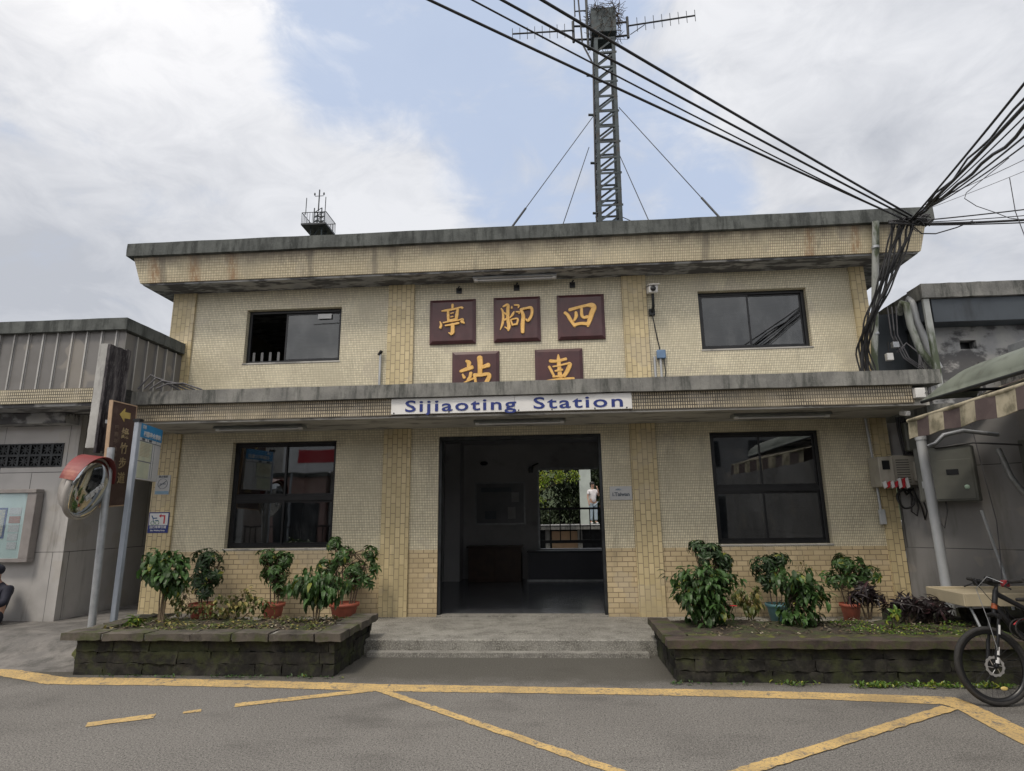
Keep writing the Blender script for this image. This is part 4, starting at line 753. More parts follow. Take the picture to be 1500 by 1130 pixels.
# ================================================================== grey annexe on the left
random.seed(11)
an = thing('annexe_building', 'single storey grey rendered annexe with ribbed metal fascia left of the station', 'building', (-9.8, 0, 0))
def panelwall(name, c, joint, w, h):
    return tile(name, c, tuple(x*.88 for x in c), joint, w, h, .006, .5, soot=.8, low=.15)
M_render = panelwall('scored_grey_render', (.47, .46, .45), (.07, .07, .07), 1.15, 1.275)
M_clad = tile('ribbed_fascia_sheet', (.17, .165, .16), (.14, .135, .13), (.42, .42, .41), .245, 7, .017, 0, soot=.5)
M_band = tile('annexe_tile_band', (.55, .49, .36), (.45, .40, .28), (.08, .07, .05), .034, .046, .007, 0, soot=.4)
MB().wall([-17, -7.9], [0, 3.55], [(-9.7, -8.15, 2.64, 3.03)], -.70, -.50).build('wall', M_render, an)
MB().wall([-.5, 6], [0, 3.55], [], -8.1, -7.9, 'yz').build('wall', M_render, an)
MB().box(-17, -6.72, -1.46, -.3, 3.50, 3.56).build('soffit', M_soffitU, an); MB().box(-17, -7.95, -1.0, -.69, 3.32, 3.49).build('beam', M_soffitU, an)
MB().box(-17, -6.70, -1.50, -1.465, 3.55, 3.775).build('fascia_band', M_band, an)
def ribs(a, b):
    prof = []; k = math.ceil(a/.245)
    prof.append((a, 0))
    while k*.245 < b-.03:
        c = k*.245
        if c > a+.03: prof += [(c-.020, 0), (c-.012, -.028), (c+.012, -.028), (c+.020, 0)]
        k += 1
    prof.append((b, 0)); return prof
p = ribs(-17+9.8, -6.72+9.8); vs = []; fs = []
for i, (x, y) in enumerate(p): vs += [(x, -1.47+y, 3.775), (x, -1.47+y, 4.70)]
fs = [(2*i, 2*i+2, 2*i+3, 2*i+1) for i in range(len(p)-1)]; MB().add(vs, fs).build('cladding', M_clad, an, local=True)
p = ribs(-1.47, .9); vs = []
for i, (x, y) in enumerate(p): vs += [(9.8-6.72-y, x, 3.775), (9.8-6.72-y, x, 4.66)]
MB().add(vs, [(2*i, 2*i+2, 2*i+3, 2*i+1) for i in range(len(p)-1)]).build('cladding', M_clad, an, local=True)
MB().rough(-17, -6.66, -1.56, -.9, 4.69, 4.88, .006, .15, 8).build('roof_cap', M_cap, an); MB().rough(-7.2, -6.66, -.9, -.06, 4.69, 4.88, .006, .12, 9).build('roof_cap', M_cap, an)
MB().box(-17, -7.2, -.9, 6.2, 4.60, 4.80).build('roof', M_cap, an)
# pierced vent blocks in the wall
vb = MB()
for r_ in range(2):
    for k in range(8):
        cx = -8.15-.0975-k*.195; cz = 2.64+.0975+r_*.195; h = .0975
        vb.wall([cx-h, cx+h], [cz-h, cz+h], [(cx-h+.02, cx+h-.02, cz-h+.02, cz+h-.02)], -.715, -.62)
        vb.box(cx-.01, cx+.01, -.70, -.63, cz-h+.02, cz+h-.02); vb.box(cx-h+.02, cx+h-.02, -.698, -.632, cz-.01, cz+.01)
        for s_ in (-1, 1): vb.obox((cx, -.665, cz), (.10, 0, .10*s_), (0, .033, 0), (-.006*s_, 0, .006))
vb.build('vent_block', M_darkmetal, an)
MB().box(-9.7, -8.1, -.52, -.51, 2.6, 3.05).build('vent_backing', M_black, an)
# weathered fin in front of the fascia
t = thing('weathered_fin', 'dark streaked wooden clad slab standing in front of the annexe fascia corner', 'slab', (-6.67, -1.75, 2.78))
M_weath = concrete('streaked_black_board', (.20, .19, .19), (.10, .095, .10), (.018, .015, .02), 1, thr=(.36, .56)); M_weathL = concrete('pale_streaked_board', (.42, .42, .41), (.34, .34, .33), (.06, .06, .06), .7, thr=(.5, .75))
MB().rough(-6.735, -6.60, -1.95, -1.53, 2.78, 4.34, .006, .05, 2, 11).build('board', M_weathL, t); mb = MB()
for k in range(5): mb.rough(-6.598, -6.555, -1.96+k*.088, -1.875+k*.088, 2.70+random.uniform(-.03, .05), 4.33+random.uniform(-.05, .03), .004, .06, k, 11)
mb.build('plank', M_weath, t)
mb = MB()
for k in range(4): mb.tube([(-6.5+.1*k, -1.35, 3.76), (-6.35+.1*k, -1.3, 4.0-.05*k), (-6.1+.09*k, -1.25, 3.86), (-5.9+.12*k, -1.2, 3.76)], .014, 5)
tag(mb.build('cable_coil', M_greycable), 'tangle of grey cables on the left end of the canopy', 'cable')
# display case
t = thing('display_case', 'glazed notice case with pale blue posters on the annexe wall', 'display case', (-9.0, -.72, 1.7))
mb = MB(); mb.box(-10.1, -8.36, -.86, -.72, 1.13, 1.19); mb.box(-10.1, -8.36, -.88, -.72, 2.21, 2.27); mb.box(-8.52, -8.36, -.86, -.72, 1.19, 2.21); mb.box(-10.1, -9.98, -.86, -.72, 1.19, 2.21); mb.build('frame', pm('aluminium_frame', (.30, .28, .27), (.24, .22, .215), 4, .5, .3, bump=0), t, bevel=.006)
MB().box(-9.98, -8.52, -.83, -.725, 1.19, 2.21).build('back_panel', pm('pale_cyan_panel', (.55, .68, .68), (.5, .63, .64), 1, .6, bump=0), t); MB().box(-9.97, -8.53, -.862, -.858, 1.20, 2.20).build('glass', M_glassC, t)
pc = [pm('poster_blue', (.06, .10, .28), (.05, .09, .22), 30, .6, bump=0), pm('poster_cream', (.55, .52, .42), (.30, .34, .40), 40, .6, bump=0), pm('poster_rust', (.35, .12, .09), (.3, .2, .16), 50, .6, bump=0), pm('poster_white', (.66, .68, .70), (.4, .42, .46), 60, .6, bump=0)]
MB().box(-9.22, -8.84, -.838, -.832, 1.50, 1.98).build('poster', pc[0], t); MB().box(-9.19, -8.87, -.842, -.839, 1.53, 1.95).build('poster_print', pc[1], t)
MB().box(-9.05, -8.93, -.845, -.843, 1.58, 1.70).build('poster_print', pc[2], t)
for k in range(5): MB().box(-8.76-.01*k, -8.60, -.838, -.832, 1.33+k*.135, 1.44+k*.135).build('poster', pc[(3, 0, 3, 2, 3)[k]] if k != 1 else pc[3], t)
for k in range(4): MB().box(-9.75, -9.35, -.838, -.832, 1.3+k*.2, 1.45+k*.2).build('poster', pc[3 if k % 2 else 1], t)
# seated person at the very left
t = thing('person', 'person in dark jacket and cap sitting against the annexe wall at the left picture edge', 'person', (-8.66, -1.02, .20))
M_navy = pm('navy_jacket', (.012, .014, .028), (.018, .02, .036), 9, .8, bump=.1)
J = [(0, .02, .14, .13), (0, .06, .38, .135), (0, .05, .56, .10), (0, .0, .66, .05), (0, -.03, .76, .085), (0, -.035, .84, .075), (.17, .04, .55, .055), (-.17, .04, .55, .055), (.25, -.08, .34, .042), (-.25, -.08, .34, .042), (.12, -.28, .34, .03), (-.12, -.28, .34, .03),
     (.13, -.06, .12, .09), (-.13, -.06, .12, .09), (.18, -.42, .36, .058), (-.18, -.42, .36, .058), (.16, -.48, .06, .042), (-.16, -.48, .06, .042), (.17, -.62, .035, .032), (-.17, -.62, .035, .032)]
E_ = [(0, 1), (1, 2), (2, 3), (3, 4), (4, 5), (2, 6), (2, 7), (6, 8), (7, 9), (8, 10), (9, 11), (0, 12), (0, 13), (12, 14), (13, 15), (14, 16), (15, 17), (16, 18), (17, 19)]
for s_, w_ in ((1, 10), (-1, 11)):
    b_ = Vector(J[w_][:3])
    for k in range(4): J.append((*(b_+Vector((-s_*(.03+.005*k), -.04, .025-k*.018))), .009)); E_.append((w_, len(J)-1))
    J.append((*(b_+Vector((-s_*.01, -.03, .045))), .01)); E_.append((w_, len(J)-1))
skin('body', J, E_, M_skin, t)
skin('jacket', [(0, .02, .12, .16), (0, .06, .38, .165), (0, .05, .57, .13), (0, .02, .64, .07), (.18, .04, .55, .08), (-.18, .04, .55, .08), (.26, -.08, .34, .062), (-.26, -.08, .34, .062), (.14, -.26, .34, .048), (-.14, -.26, .34, .048)], [(0, 1), (1, 2), (2, 3), (2, 4), (2, 5), (4, 6), (5, 7), (6, 8), (7, 9)], M_navy, t)
skin('trousers', [(0, .02, .13, .15), (.13, -.06, .13, .11), (-.13, -.06, .13, .11), (.18, -.42, .37, .078), (-.18, -.42, .37, .078), (.16, -.48, .12, .06), (-.16, -.48, .12, .06)], [(0, 1), (0, 2), (1, 3), (2, 4), (3, 5), (4, 6)], M_navy, t)
h = MB(); h.sphere((0, -.015, .835), .10, 14, 9, (1, 1.08, .9)); h.build('cap', M_navy, t, local=True); MB().box(-.07, .07, -.19, -.09, .845, .857).build('cap_peak', M_navy, t, local=True, bevel=.004)
for sx in (-1, 1): MB().sphere((sx*.033, -.115, .77), .011, 8, 6).build('eye', M_black, t, local=True); MB().sphere((sx*.17, -.56, .05), .07, 10, 6, (.7, 1.7, .7)).build('shoe', M_black, t, local=True)
MB().sphere((0, -.128, .745), .014, 8, 6, (1, 1, 1.3)).build('nose', M_skin, t, local=True); MB().box(-.022, .022, -.122, -.114, .715, .722).build('mouth', M_wood, t, local=True)
# ------------------------------------------------------------------ traffic mirror
M_rust = pm('dull_red_paint', (.20, .028, .028), (.13, .018, .02), 3, .45, bump=.05, stain=(.42, .18, .12), sscale=3, sr=(.52, .66), samt=.5)
t = thing('traffic_mirror', 'round convex traffic mirror with red hood on a grey pole', 'mirror', (-6.10, -2.18, .36))
MB().tube([(-6.10, -2.18, .30), (-6.15, -2.16, 1.7), (-6.19, -2.14, 2.75)], .047, 12).build('pole', M_galv, t)
mr = thing('mirror_head', None, None, (-.09, -.30, 1.82), rad(97)); mr.parent = t; mr.rotation_euler = (rad(12), 0, rad(98))
D_ = .385; prof = [(D_*math.sin(a)*1.0, -.10*(math.cos(a*1.0)-math.cos(PI/2))*1.0) for a in [PI/2*i/10 for i in range(11)]]
MB().lathe((0, -.02, 0), [(r_, y_) for r_, y_ in prof], 40, 'y').build('mirror_glass', pm('convex_mirror', (.62, .64, .64), (.58, .6, .6), 3, .07, 1, bump=.02, bscale=3), mr, local=True)
MB().lathe((0, 0, 0), [(D_, -.035), (D_+.03, -.03), (D_+.03, .02), (D_-.02, .05), (D_*.8, .15), (D_*.4, .21), (0, .22)], 40, 'y').build('back_shell', pm('pale_fibreglass', (.48, .46, .43), (.4, .38, .36), 3, .5, bump=.05, stain=(.12, .1, .08), samt=.6), mr, local=True)
vs = []; fs = []; nA = 24
for i in range(nA+1):
    a = rad(-78+156*i/nA)
    for r_, y_ in ((D_+.034, .17-.05*abs(i-nA/2)/(nA/2)), (D_+.055, -.13+.05*abs(i-nA/2)/(nA/2)), (D_+.047, -.13+.05*abs(i-nA/2)/(nA/2)), (D_+.026, .17-.05*abs(i-nA/2)/(nA/2))): vs.append((r_*math.sin(a), y_, r_*math.cos(a)))
for i in range(nA):
    for k in range(4): a = i*4+k; b_ = i*4+(k+1) % 4; fs.append((a, b_, b_+4, a+4))
MB().add(vs, fs+[(3, 2, 1, 0), tuple(nA*4+k for k in range(4))], False).build('hood', M_rust, mr, local=True)
text('lettering', '四腳亭站', .085, M_whitep, mr, (0, -.122, -.03), ry=rad(-38), bold=.003)
mb = MB(); mb.tube([(-.2+.25, .2, .1), (.22, .2, .1)], .02); mb.tube([(0, .12, -.15), (.0, .30, -.15)], .015); mb.build('bracket', M_galv, mr, local=True)
# ------------------------------------------------------------------ brown trail sign
M_brown = pm('brown_sign_paint', (.085, .048, .040), (.065, .036, .032), 3, .6, bump=.05, stain=(.16, .11, .09), sscale=5, samt=.5); M_tan = pm('faded_tan_edge', (.50, .36, .24), (.42, .3, .2), 9, .7, bump=0)
t = thing('trail_signboard', 'tall brown trail signboard with tan border and arrow beside the mirror pole', 'sign', (-6.13, -2.02, 1.95)); t.rotation_euler = (0, rad(-3.5), rad(101)); t.location = (-6.27, -2.08, 1.95)
# local x runs along the board, faces local -y
MB().box(0, .66, -.02, .02, 0, 1.46).build('board', M_brown, t, local=True, bevel=.004)
mb = MB(); mb.box(-.016, .676, -.025, .022, -.018, .0); mb.box(-.016, .676, -.025, .022, 1.46, 1.478); mb.box(-.016, 0, -.025, .022, 0, 1.46); mb.box(.66, .676, -.025, .022, 0, 1.46)
mb.build('border', M_tan, t, local=True)
M_tanl = pm('tan_lettering', (.50, .40, .22), (.35, .27, .17), 14, .7, bump=0)
sgn_t = t
for i, ch in enumerate('綠竹步道'): text('lettering', ch, .17, M_tanl, t, (.40, -.024, 1.02-.215*i), bold=.003, sx=1.25)
for i, ch in enumerate('四腳亭山步道口'): text('lettering', ch, .075, pm('dim_lettering', (.17, .12, .09), (.14, .1, .08), 9, .7, bump=0), t, (.16, -.023, 1.10-.10*i), bold=.001, sx=1.5)
MB().prism([(.20, 1.30), (.34, 1.40), (.34, 1.345), (.50, 1.345), (.50, 1.255), (.34, 1.255), (.34, 1.20)], -.024, -.0205).build('arrow', pm('yellow_arrow', (.60, .46, .13), (.5, .38, .12), 9, .6, bump=0), t, local=True)
mb = MB(); mb.box(.02, .10, .02, .07, .35, .40); mb.box(.02, .10, .02, .07, 1.15, 1.20); mb.build('bracket', M_galv, t, local=True)
# ------------------------------------------------------------------ bus stop pole
t = thing('bus_stop_sign', 'bus timetable board with blue header on a pale square pole', 'sign', (-5.98, -1.95, .40)); M_pp = pm('pale_blue_grey_post', (.36, .40, .46), (.30, .34, .4), 3, .45, bump=0)
MB().box(-.035, .035, -.035, .035, -.2, 2.74).build('pole', M_pp, t, local=True, bevel=.006); MB().box(-.05, .05, -.045, .045, 2.741, 2.78).build('cap', M_black, t, local=True)
pn = thing('timetable_panel', None, None, (.02, -.02, 0), rad(104)); pn.parent = t
MB().box(.04, .82, -.02, .02, 1.93, 2.73).build('board', M_whitep, pn, local=True, bevel=.003); MB().box(.04, .82, -.024, -.0205, 2.53, 2.73).build('header', pm('bus_blue', (.04, .27, .55), (.035, .24, .5), 3, .5, bump=0), pn, local=True)
text('lettering', '四腳亭火車站', .085, M_whitep, pn, (.46, -.027, 2.585), bold=.002, sx=1.2); text('lettering', '公車', .06, M_whitep, pn, (.16, -.027, 2.68), bold=.001)
M_fy = pm('faded_yellow_paper', (.58, .60, .46), (.5, .54, .42), 6, .7, bump=0)
MB().box(.08, .50, -.023, -.0205, 2.20, 2.47).build('timetable', M_fy, pn, local=True); MB().box(.08, .47, -.023, -.0205, 1.95, 2.18).build('timetable', M_fy, pn, local=True)
mb = MB(); [mb.box(a, b, -.0255, -.0235, c, d) for a, b, c, d in ((.05, .82, 2.475, 2.483), (.05, .52, 2.187, 2.193), (.51, .516, 1.95, 2.47), (.30, .306, 2.483, 2.53), (.62, .626, 2.483, 2.53), (.58, .585, 1.95, 2.475))]; mb.build('rule_line', M_g, pn, local=True)
for i, (x, s_) in enumerate(((.17, '往基隆'), (.41, '往瑞芳'))): text('lettering', s_, .035, M_g, pn, (x, -.026, 2.505), bold=.0006)
for k in range(12): MB().box(.10, .44+.03*math.sin(k*2), -.0245, -.0232, 2.445-k*.02, 2.450-k*.02).build('print_line', M_tan, pn, local=True) if k < 10 else None

# ================================================================== planters
M_stone = concrete('mossy_black_stone', (.042, .039, .032), (.018, .017, .014), (.006, .006, .005), .9, .45, thr=(.36, .56), streak=False)
M_cope = concrete('mossy_coping_stone', (.12, .105, .088), (.075, .066, .055), (.022, .02, .017), .75, .7, streak=False)
M_copeR = concrete('reddish_mossy_coping', (.085, .062, .052), (.052, .042, .036), (.02, .017, .015), .75, .8, streak=False)
M_mort = concrete('pale_mortar', (.42, .41, .38), (.3, .3, .28), (.1, .1, .09), .5, streak=False)
M_moss = pm('moss_bed', (.11, .115, .022), (.055, .062, .02), 9, .95, bump=.9, bscale=40, stain=(.04, .032, .024), sscale=5, sr=(.42, .58), samt=.9)
def stones(mb, a, b, z0, z1, rows, axis, at, th, seed, bl=.46):
    random.seed(seed); h = (z1-z0)/rows
    for r_ in range(rows):
        x = a-(random.random()*bl*.6 if r_ % 2 else 0)
        while x < b-.02:
            l_ = bl*random.uniform(.7, 1.25); x0, x1 = max(a, x), min(b, x+l_); x += l_
            if x1-x0 < .06: continue
            o_ = random.uniform(-.012, .012); g_ = .006
            if axis == 'x': mb.rough(x0+g_*.5, x1-g_*.5, at+o_, at+th, z0+r_*h+g_*.4, z0+(r_+1)*h-g_*.2, .016, .04, seed+r_*9+int(x*10), 11, -.1)
            else: mb.rough(at-(.2 if th < .01 else 0)*0, at+th+o_, x0+g_*.5, x1-g_*.5, z0+r_*h+g_*.4, z0+(r_+1)*h-g_*.2, .016, .04, seed+r_*9+int(x*10), 11, -.1)
lp = thing('planter', 'low mossy black stone planter left of the steps', 'planter', (-4.15, -2.25, 0))
mb = MB(); stones(mb, -5.70, -2.57, .0, .385, 3, 'x', -2.90, .2, 21); stones(mb, -2.70, -1.60, .0, .385, 3, 'y', -2.77, .2, 31); stones(mb, -2.70, -1.60, .0, .385, 3, 'y', -5.70, .18, 41); mb.box(-5.6, -2.7, -2.85, -2.72, .0, .38)
mb.build('stone_wall', M_stone, lp)
mb = MB(); random.seed(5); x = -5.86; k = 0
while x < -2.60:
    l_ = random.uniform(.44, .56); x1 = min(x+l_, -2.47); x1 = -2.47 if x1 > -2.72 else x1; l_ = x1-x; mb.rough(x+.008, x1-.008, -2.985+random.uniform(-.008, .008), -2.70, .388+random.uniform(-.004, .004), .468+random.uniform(-.008, .008), .011, .06, 60+k); x += l_; k += 1
y = -2.69
while y < -1.65: mb.rough(-2.80, -2.475+random.uniform(-.01, .01), y+.008, y+.37, .388, .468+random.uniform(-.006, .008), .011, .06, 80+k); y += .385; k += 1
y = -2.69
while y < -1.75: mb.rough(-5.86, -5.62, y+.008, y+.37, .385, .462+random.uniform(-.006, .008), .012, .06, 90+k); y += .385; k += 1
mb.build('coping', M_cope, lp)
mb = MB(); mb.box(-5.80, -2.82, -2.955, -2.71, .395, .455); mb.box(-2.78, -2.50, -2.68, -1.66, .395, .456); mb.build('mortar', M_mort, lp)
def bed(name, x0, x1, y0, y1, z, amp, mat, parent, seed=0, n=46, fall=None):
    vs = []; fs = []; ny_ = max(8, int(n*(y1-y0)/(x1-x0)))
    for j in range(ny_+1):
        for i in range(n+1):
            x = x0+(x1-x0)*i/n; y = y0+(y1-y0)*j/ny_; h = z+amp*noise.noise(Vector((x*4+seed, y*4, seed)))+amp*.5*noise.noise(Vector((x*13, y*13, seed)))
            if fall: h = fall(x, y, h)
            vs.append((x, y, h))
    for j in range(ny_):
        for i in range(n): a = j*(n+1)+i; fs.append((a, a+1, a+n+2, a+n+1))
    return MB().add(vs, fs, True).build(name, mat, parent)
bed('soil', -5.62, -2.80, -2.72, -1.0, .425, .03, M_soil, lp, 3, fall=lambda x, y, h: h if y < -1.7 else h-(y+1.7)*.28)
bed('bank', -6.40, -5.60, -2.45, -1.1, .40, .04, M_moss, lp, 5, 30, fall=lambda x, y, h: h-.42*max(0, (-6.02-x)/.36)**1.2-.42*max(0, (-2.22-y)/.22)**1.1)
rp = thing('planter', 'low mossy stone planter with brown coping right of the steps, behind the bicycle', 'planter', (2.8, -2.3, 0))
mb = MB(); stones(mb, 1.22, 5.0, .0, .345, 3, 'x', -3.04, .2, 51, .62); stones(mb, -2.84, -1.60, .0, .345, 3, 'y', 1.22, .001, 61, .5); mb.box(1.235, 1.45, -2.84, -1.62, 0, .345); mb.box(1.45, 5.0, -2.88, -2.8, 0, .345)
mb.build('stone_wall', M_stone, rp)
mb = MB(); mb.rough(1.14, 5.05, -3.10, -2.86, .348, .428, .012, .06, 70); mb.rough(1.14, 1.40, -2.855, -1.62, .348, .43, .012, .06, 71); mb.build('coping', M_copeR, rp)
bed('soil', 1.38, 5.0, -2.90, -1.0, .405, .03, M_soil, rp, 7, fall=lambda x, y, h: h if y < -1.7 else h-(y+1.7)*.25); bed('moss', 1.42, 5.0, -2.97, -2.5, .430, .016, M_moss, rp, 9, fall=lambda x, y, h: h-.06*max(0, (y+2.75)/.25)-.10*max(0, (-2.89-y)/.08+noise.noise(Vector((x*5, 0, 3)))*.8)*.3)
t = thing('rubble_bank', 'low dark rubble bank at the foot of the right wall', 'wall', (5.0, -1.5, 0)); mb = MB(); random.seed(8)
for k in range(26): x = random.uniform(4.35, 6.1); y = random.uniform(-2.0, -.9); s_ = random.uniform(.12, .26); z = random.uniform(.15, .42); mb.rough(x, x+s_*1.5, y, y+s_, z-.1, z+s_*.6, .03, .06, k+100, 9)
mb.rough(4.5, 6.3, -1.9, -.8, 0, .42, .05, .1, 140, 5); mb.build('stone', M_stone, t)

# ================================================================== plants
def pot(t, c, r, h, mat=None):
    x, y, z = c; MB().lathe((x, y, z), [(0, .01), (r*.70, .0), (r*.92, h*.78), (r*.94, h*.80), (r*1.06, h*.82), (r*1.08, h), (r*.95, h), (r*.92, h*.9), (0, h*.88)], 24).build('pot', mat or M_terra, t, local=True)
def plant(name, label, cat, loc, blobs, mat, stems, group=None, seed=1, potspec=None, **k):
    random.seed(seed); t = thing(name, label, cat, loc, group=group)
    if potspec: pot(t, *potspec)
    o = bush(t, None, blobs, mat, stems, **k); return t
GP = 'umbrella plants in pots along the wall'
plant('umbrella_plant', 'dark umbrella plant in a red pot, second plant from the left', 'potted plant', (-5.67, -.42, .19), [(.0, 0, .92, .27, .2, .20, 46), (.15, 0, .70, .20, .16, .16, 24), (-.10, 0, .62, .18, .15, .15, 16), (.02, 0, .45, .16, .12, .12, 14)], M_leafD, [(0, 0, .55), (.1, .02, .6), (-.08, 0, .5)], GP, 2, ((0, 0, 0), .19, .27), ln=.095, lw=.036)
plant('umbrella_plant', 'umbrella plant with light tips in a red pot, under the left window', 'potted plant', (-4.50, -.42, .19), [(-.12, 0, .98, .17, .15, .14, 26), (.12, 0, .93, .17, .15, .16, 28), (0, 0, .72, .24, .18, .18, 34), (.08, 0, .48, .16, .12, .14, 16)], M_leafM, [(0, 0, .55), (.08, .02, .6), (-.08, 0, .6)], GP, 3, ((0, 0, 0), .17, .27), ln=.095, lw=.036)
plant('umbrella_plant', 'wide umbrella plant with long stems in a red pot nearest the steps', 'potted plant', (-3.36, -.42, .19), [(-.20, 0, 1.18, .17, .13, .10, 18), (-.05, 0, 1.0, .16, .15, .14, 18), (.40, -.05, 1.02, .14, .12, .14, 14), (.15, 0, .80, .24, .18, .15, 24), (-.28, 0, .85, .18, .15, .15, 18), (.48, -.1, .78, .10, .1, .12, 7), (.05, 0, .58, .25, .15, .10, 12), (.38, 0, .62, .12, .1, .1, 6)], M_leafM, [(-.18, 0, .95), (-.05, 0, .85), (.30, 0, .85), (.12, 0, .7), (.2, 0, .6), (-.2, 0, .6)], GP, 4, ((0, 0, 0), .22, .27), ln=.10, lw=.036, stem_r=.012)
plant('umbrella_plant', 'tall dark umbrella plant left of the right ground floor window', 'potted plant', (2.28, -.45, .19), [(0, 0, .98, .26, .2, .17, 46), (-.16, 0, 1.08, .14, .12, .10, 14), (.22, 0, .84, .18, .15, .14, 20), (0, 0, .68, .24, .16, .14, 20)], M_leafD, [(0, 0, .6), (.08, 0, .55), (-.1, 0, .6)], GP, 5, ((0, 0, 0), .18, .25), ln=.10, lw=.038)
plant('umbrella_plant', 'dark umbrella plant in a teal pot below the right ground floor window', 'potted plant', (3.22, -.45, .19), [(-.10, 0, .78, .25, .2, .18, 44), (.08, 0, .88, .16, .14, .10, 18), (-.15, 0, .55, .16, .12, .12, 14)], M_leafD, [(0, 0, .5), (.08, 0, .5), (-.1, 0, .45)], GP, 6, ((0, 0, 0), .17, .25, M_teal), ln=.10, lw=.038)
plant('umbrella_plant', 'wide umbrella plant in a red pot at the right end of the wall', 'potted plant', (4.25, -.45, .19), [(.02, 0, .82, .26, .2, .14, 38), (.32, 0, .66, .20, .15, .13, 20), (-.15, 0, .62, .20, .15, .14, 18), (.1, 0, .55, .24, .15, .12, 18)], M_leafM, [(0, 0, .5), (.15, 0, .5), (-.1, 0, .45)], GP, 7, ((0, 0, 0), .14, .25), ln=.095, lw=.036)
plant('shrub', 'small broad leaved shrub on thin bare stems at the left end of the left planter', 'shrub', (-5.30, -2.0, .42), [(0, 0, .72, .26, .22, .20, 60), (.15, 0, .55, .16, .14, .14, 24), (-.15, 0, .80, .12, .12, .12, 16)], M_leafM, [(0, 0, .55), (.07, .02, .5), (-.04, 0, .55), (.03, -.03, .5)], None, 8, whorl=False, leafn=5, ln=.105, lw=.066, droop=.8, stem_r=.010, bark=pm('pale_bark', (.22, .17, .11), (.16, .12, .08), 20, .9, bump=.3, bscale=40))
plant('shrub', 'drooping broad leaved shrub on thin stems in front of the plant nearest the steps', 'shrub', (-3.22, -1.9, .42), [(0, 0, .52, .26, .22, .14, 60), (.24, 0, .46, .16, .14, .12, 22), (-.24, 0, .50, .14, .12, .12, 18), (.0, 0, .36, .2, .15, .1, 18)], M_leafM, [(0, 0, .4), (.09, .02, .38), (-.06, 0, .4), (.04, -.03, .4)], None, 9, whorl=False, leafn=5, ln=.115, lw=.05, droop=1.0, stem_r=.009, bark=MATS['pale_bark'])
plant('shrub', 'pale sparse shrub between the second and third pots from the left', 'shrub', (-4.42, -1.75, .42), [(-.12, 0, .17, .20, .15, .14, 26), (.1, 0, .30, .14, .12, .14, 14), (.38, 0, .20, .14, .12, .14, 12)], M_leafY, [(-.1, 0, .15), (.1, 0, .28), (.3, 0, .18)], None, 10, whorl=False, leafn=5, ln=.075, lw=.045, droop=.6, stem_r=.006)
plant('shrub', 'pale creeper leaves trailing over the leftmost red pot', 'shrub', (-5.42, -1.35, .40), [(0, 0, .30, .14, .12, .22, 22), (.25, 0, .10, .16, .12, .10, 14)], M_leafY, [(0, 0, .3), (.15, 0, .1)], None, 12, whorl=False, leafn=5, ln=.07, lw=.045, droop=.6, stem_r=.005)
plant('shrub', 'full bright topped shrub with a red flower at the left end of the right planter', 'shrub', (1.82, -2.05, .41), [(0, 0, .56, .34, .26, .12, 70), (-.05, 0, .40, .32, .24, .16, 70), (0, 0, .20, .26, .22, .16, 50)], M_leafM, [(0, 0, .4), (.12, .02, .35), (-.12, 0, .35)], None, 13, whorl=False, leafn=5, ln=.115, lw=.052, droop=.55)
ft = thing('flower', 'small red bloom on the full shrub at the left end of the right planter', 'flower', (2.07, -2.33, .66)); random.seed(3); V = []; F = []
for k in range(9): leaf(V, F, Vector((0, 0, 0)), Vector((math.cos(k*.7), math.sin(k*.7), .4)), Vector((0, 0, 1)), .05, .03)
MB().add(V, F).build('petal', M_red, ft, local=True); MB().tube([(0, 0, 0), (-.03, .05, -.08)], .004, 5).build('stem', M_bark, ft, local=True)
plant('shrub', 'small yellowing shrub between the first two bushes of the right planter', 'shrub', (2.45, -1.7, .41), [(0, 0, .26, .15, .12, .13, 22), (-.16, 0, .32, .07, .07, .09, 7)], M_leafY, [(0, 0, .22), (-.1, 0, .25)], None, 14, whorl=False, leafn=5, ln=.085, lw=.04, droop=.9, stem_r=.006)
plant('shrub', 'bright green full shrub in the middle of the right planter', 'shrub', (2.92, -2.05, .41), [(0, 0, .56, .24, .2, .12, 44), (.1, 0, .38, .26, .22, .14, 46), (.0, 0, .18, .22, .2, .14, 38)], M_leafM, [(0, 0, .4), (.12, .02, .35), (-.1, 0, .3)], None, 15, whorl=False, leafn=5, ln=.11, lw=.05, droop=.6)
plant('shrub', 'thin grey green twiggy shrub right of the bright middle shrub', 'shrub', (3.30, -1.55, .40), [(-.05, 0, .62, .09, .08, .16, 14), (.12, 0, .25, .14, .1, .12, 14)], M_leafY, [(-.05, 0, .6), (.1, 0, .3)], None, 16, whorl=False, leafn=4, ln=.06, lw=.018, droop=.2, stem_r=.005)
for i, (x, y, h_, lb) in enumerate(((3.95, -1.6, .52, 'tallest purple black plant right of the red pot in the right planter'), (4.25, -1.95, .36, 'middle purple black plant in the right planter'), (4.55, -1.9, .34, 'purple black plant at the right end of the right planter'))):
    plant('ti_plant', lb, 'plant', (x, y, .40), [(0, 0, h_*.72, .16, .13, h_*.20, 7), (.13, 0, h_*.5, .14, .12, h_*.2, 6), (-.11, 0, h_*.5, .13, .12, h_*.2, 5)], M_leafP, [(0, 0, h_*.75), (.1, 0, h_*.5), (-.1, 0, h_*.5)], 'purple black plants', 30+i, whorl=True, leafn=9, ln=.155, lw=.026, droop=1.1)
plant('seedling', 'small light green seedling with upright leaves in front of the red pot', 'plant', (3.82, -2.35, .41), [(0, 0, .10, .03, .03, .03, 3), (.10, .03, .18, .02, .02, .03, 3)], M_leafB, [(0, 0, .08), (.09, .03, .15)], None, 40, leafn=6, ln=.10, lw=.045, stem_r=.005)
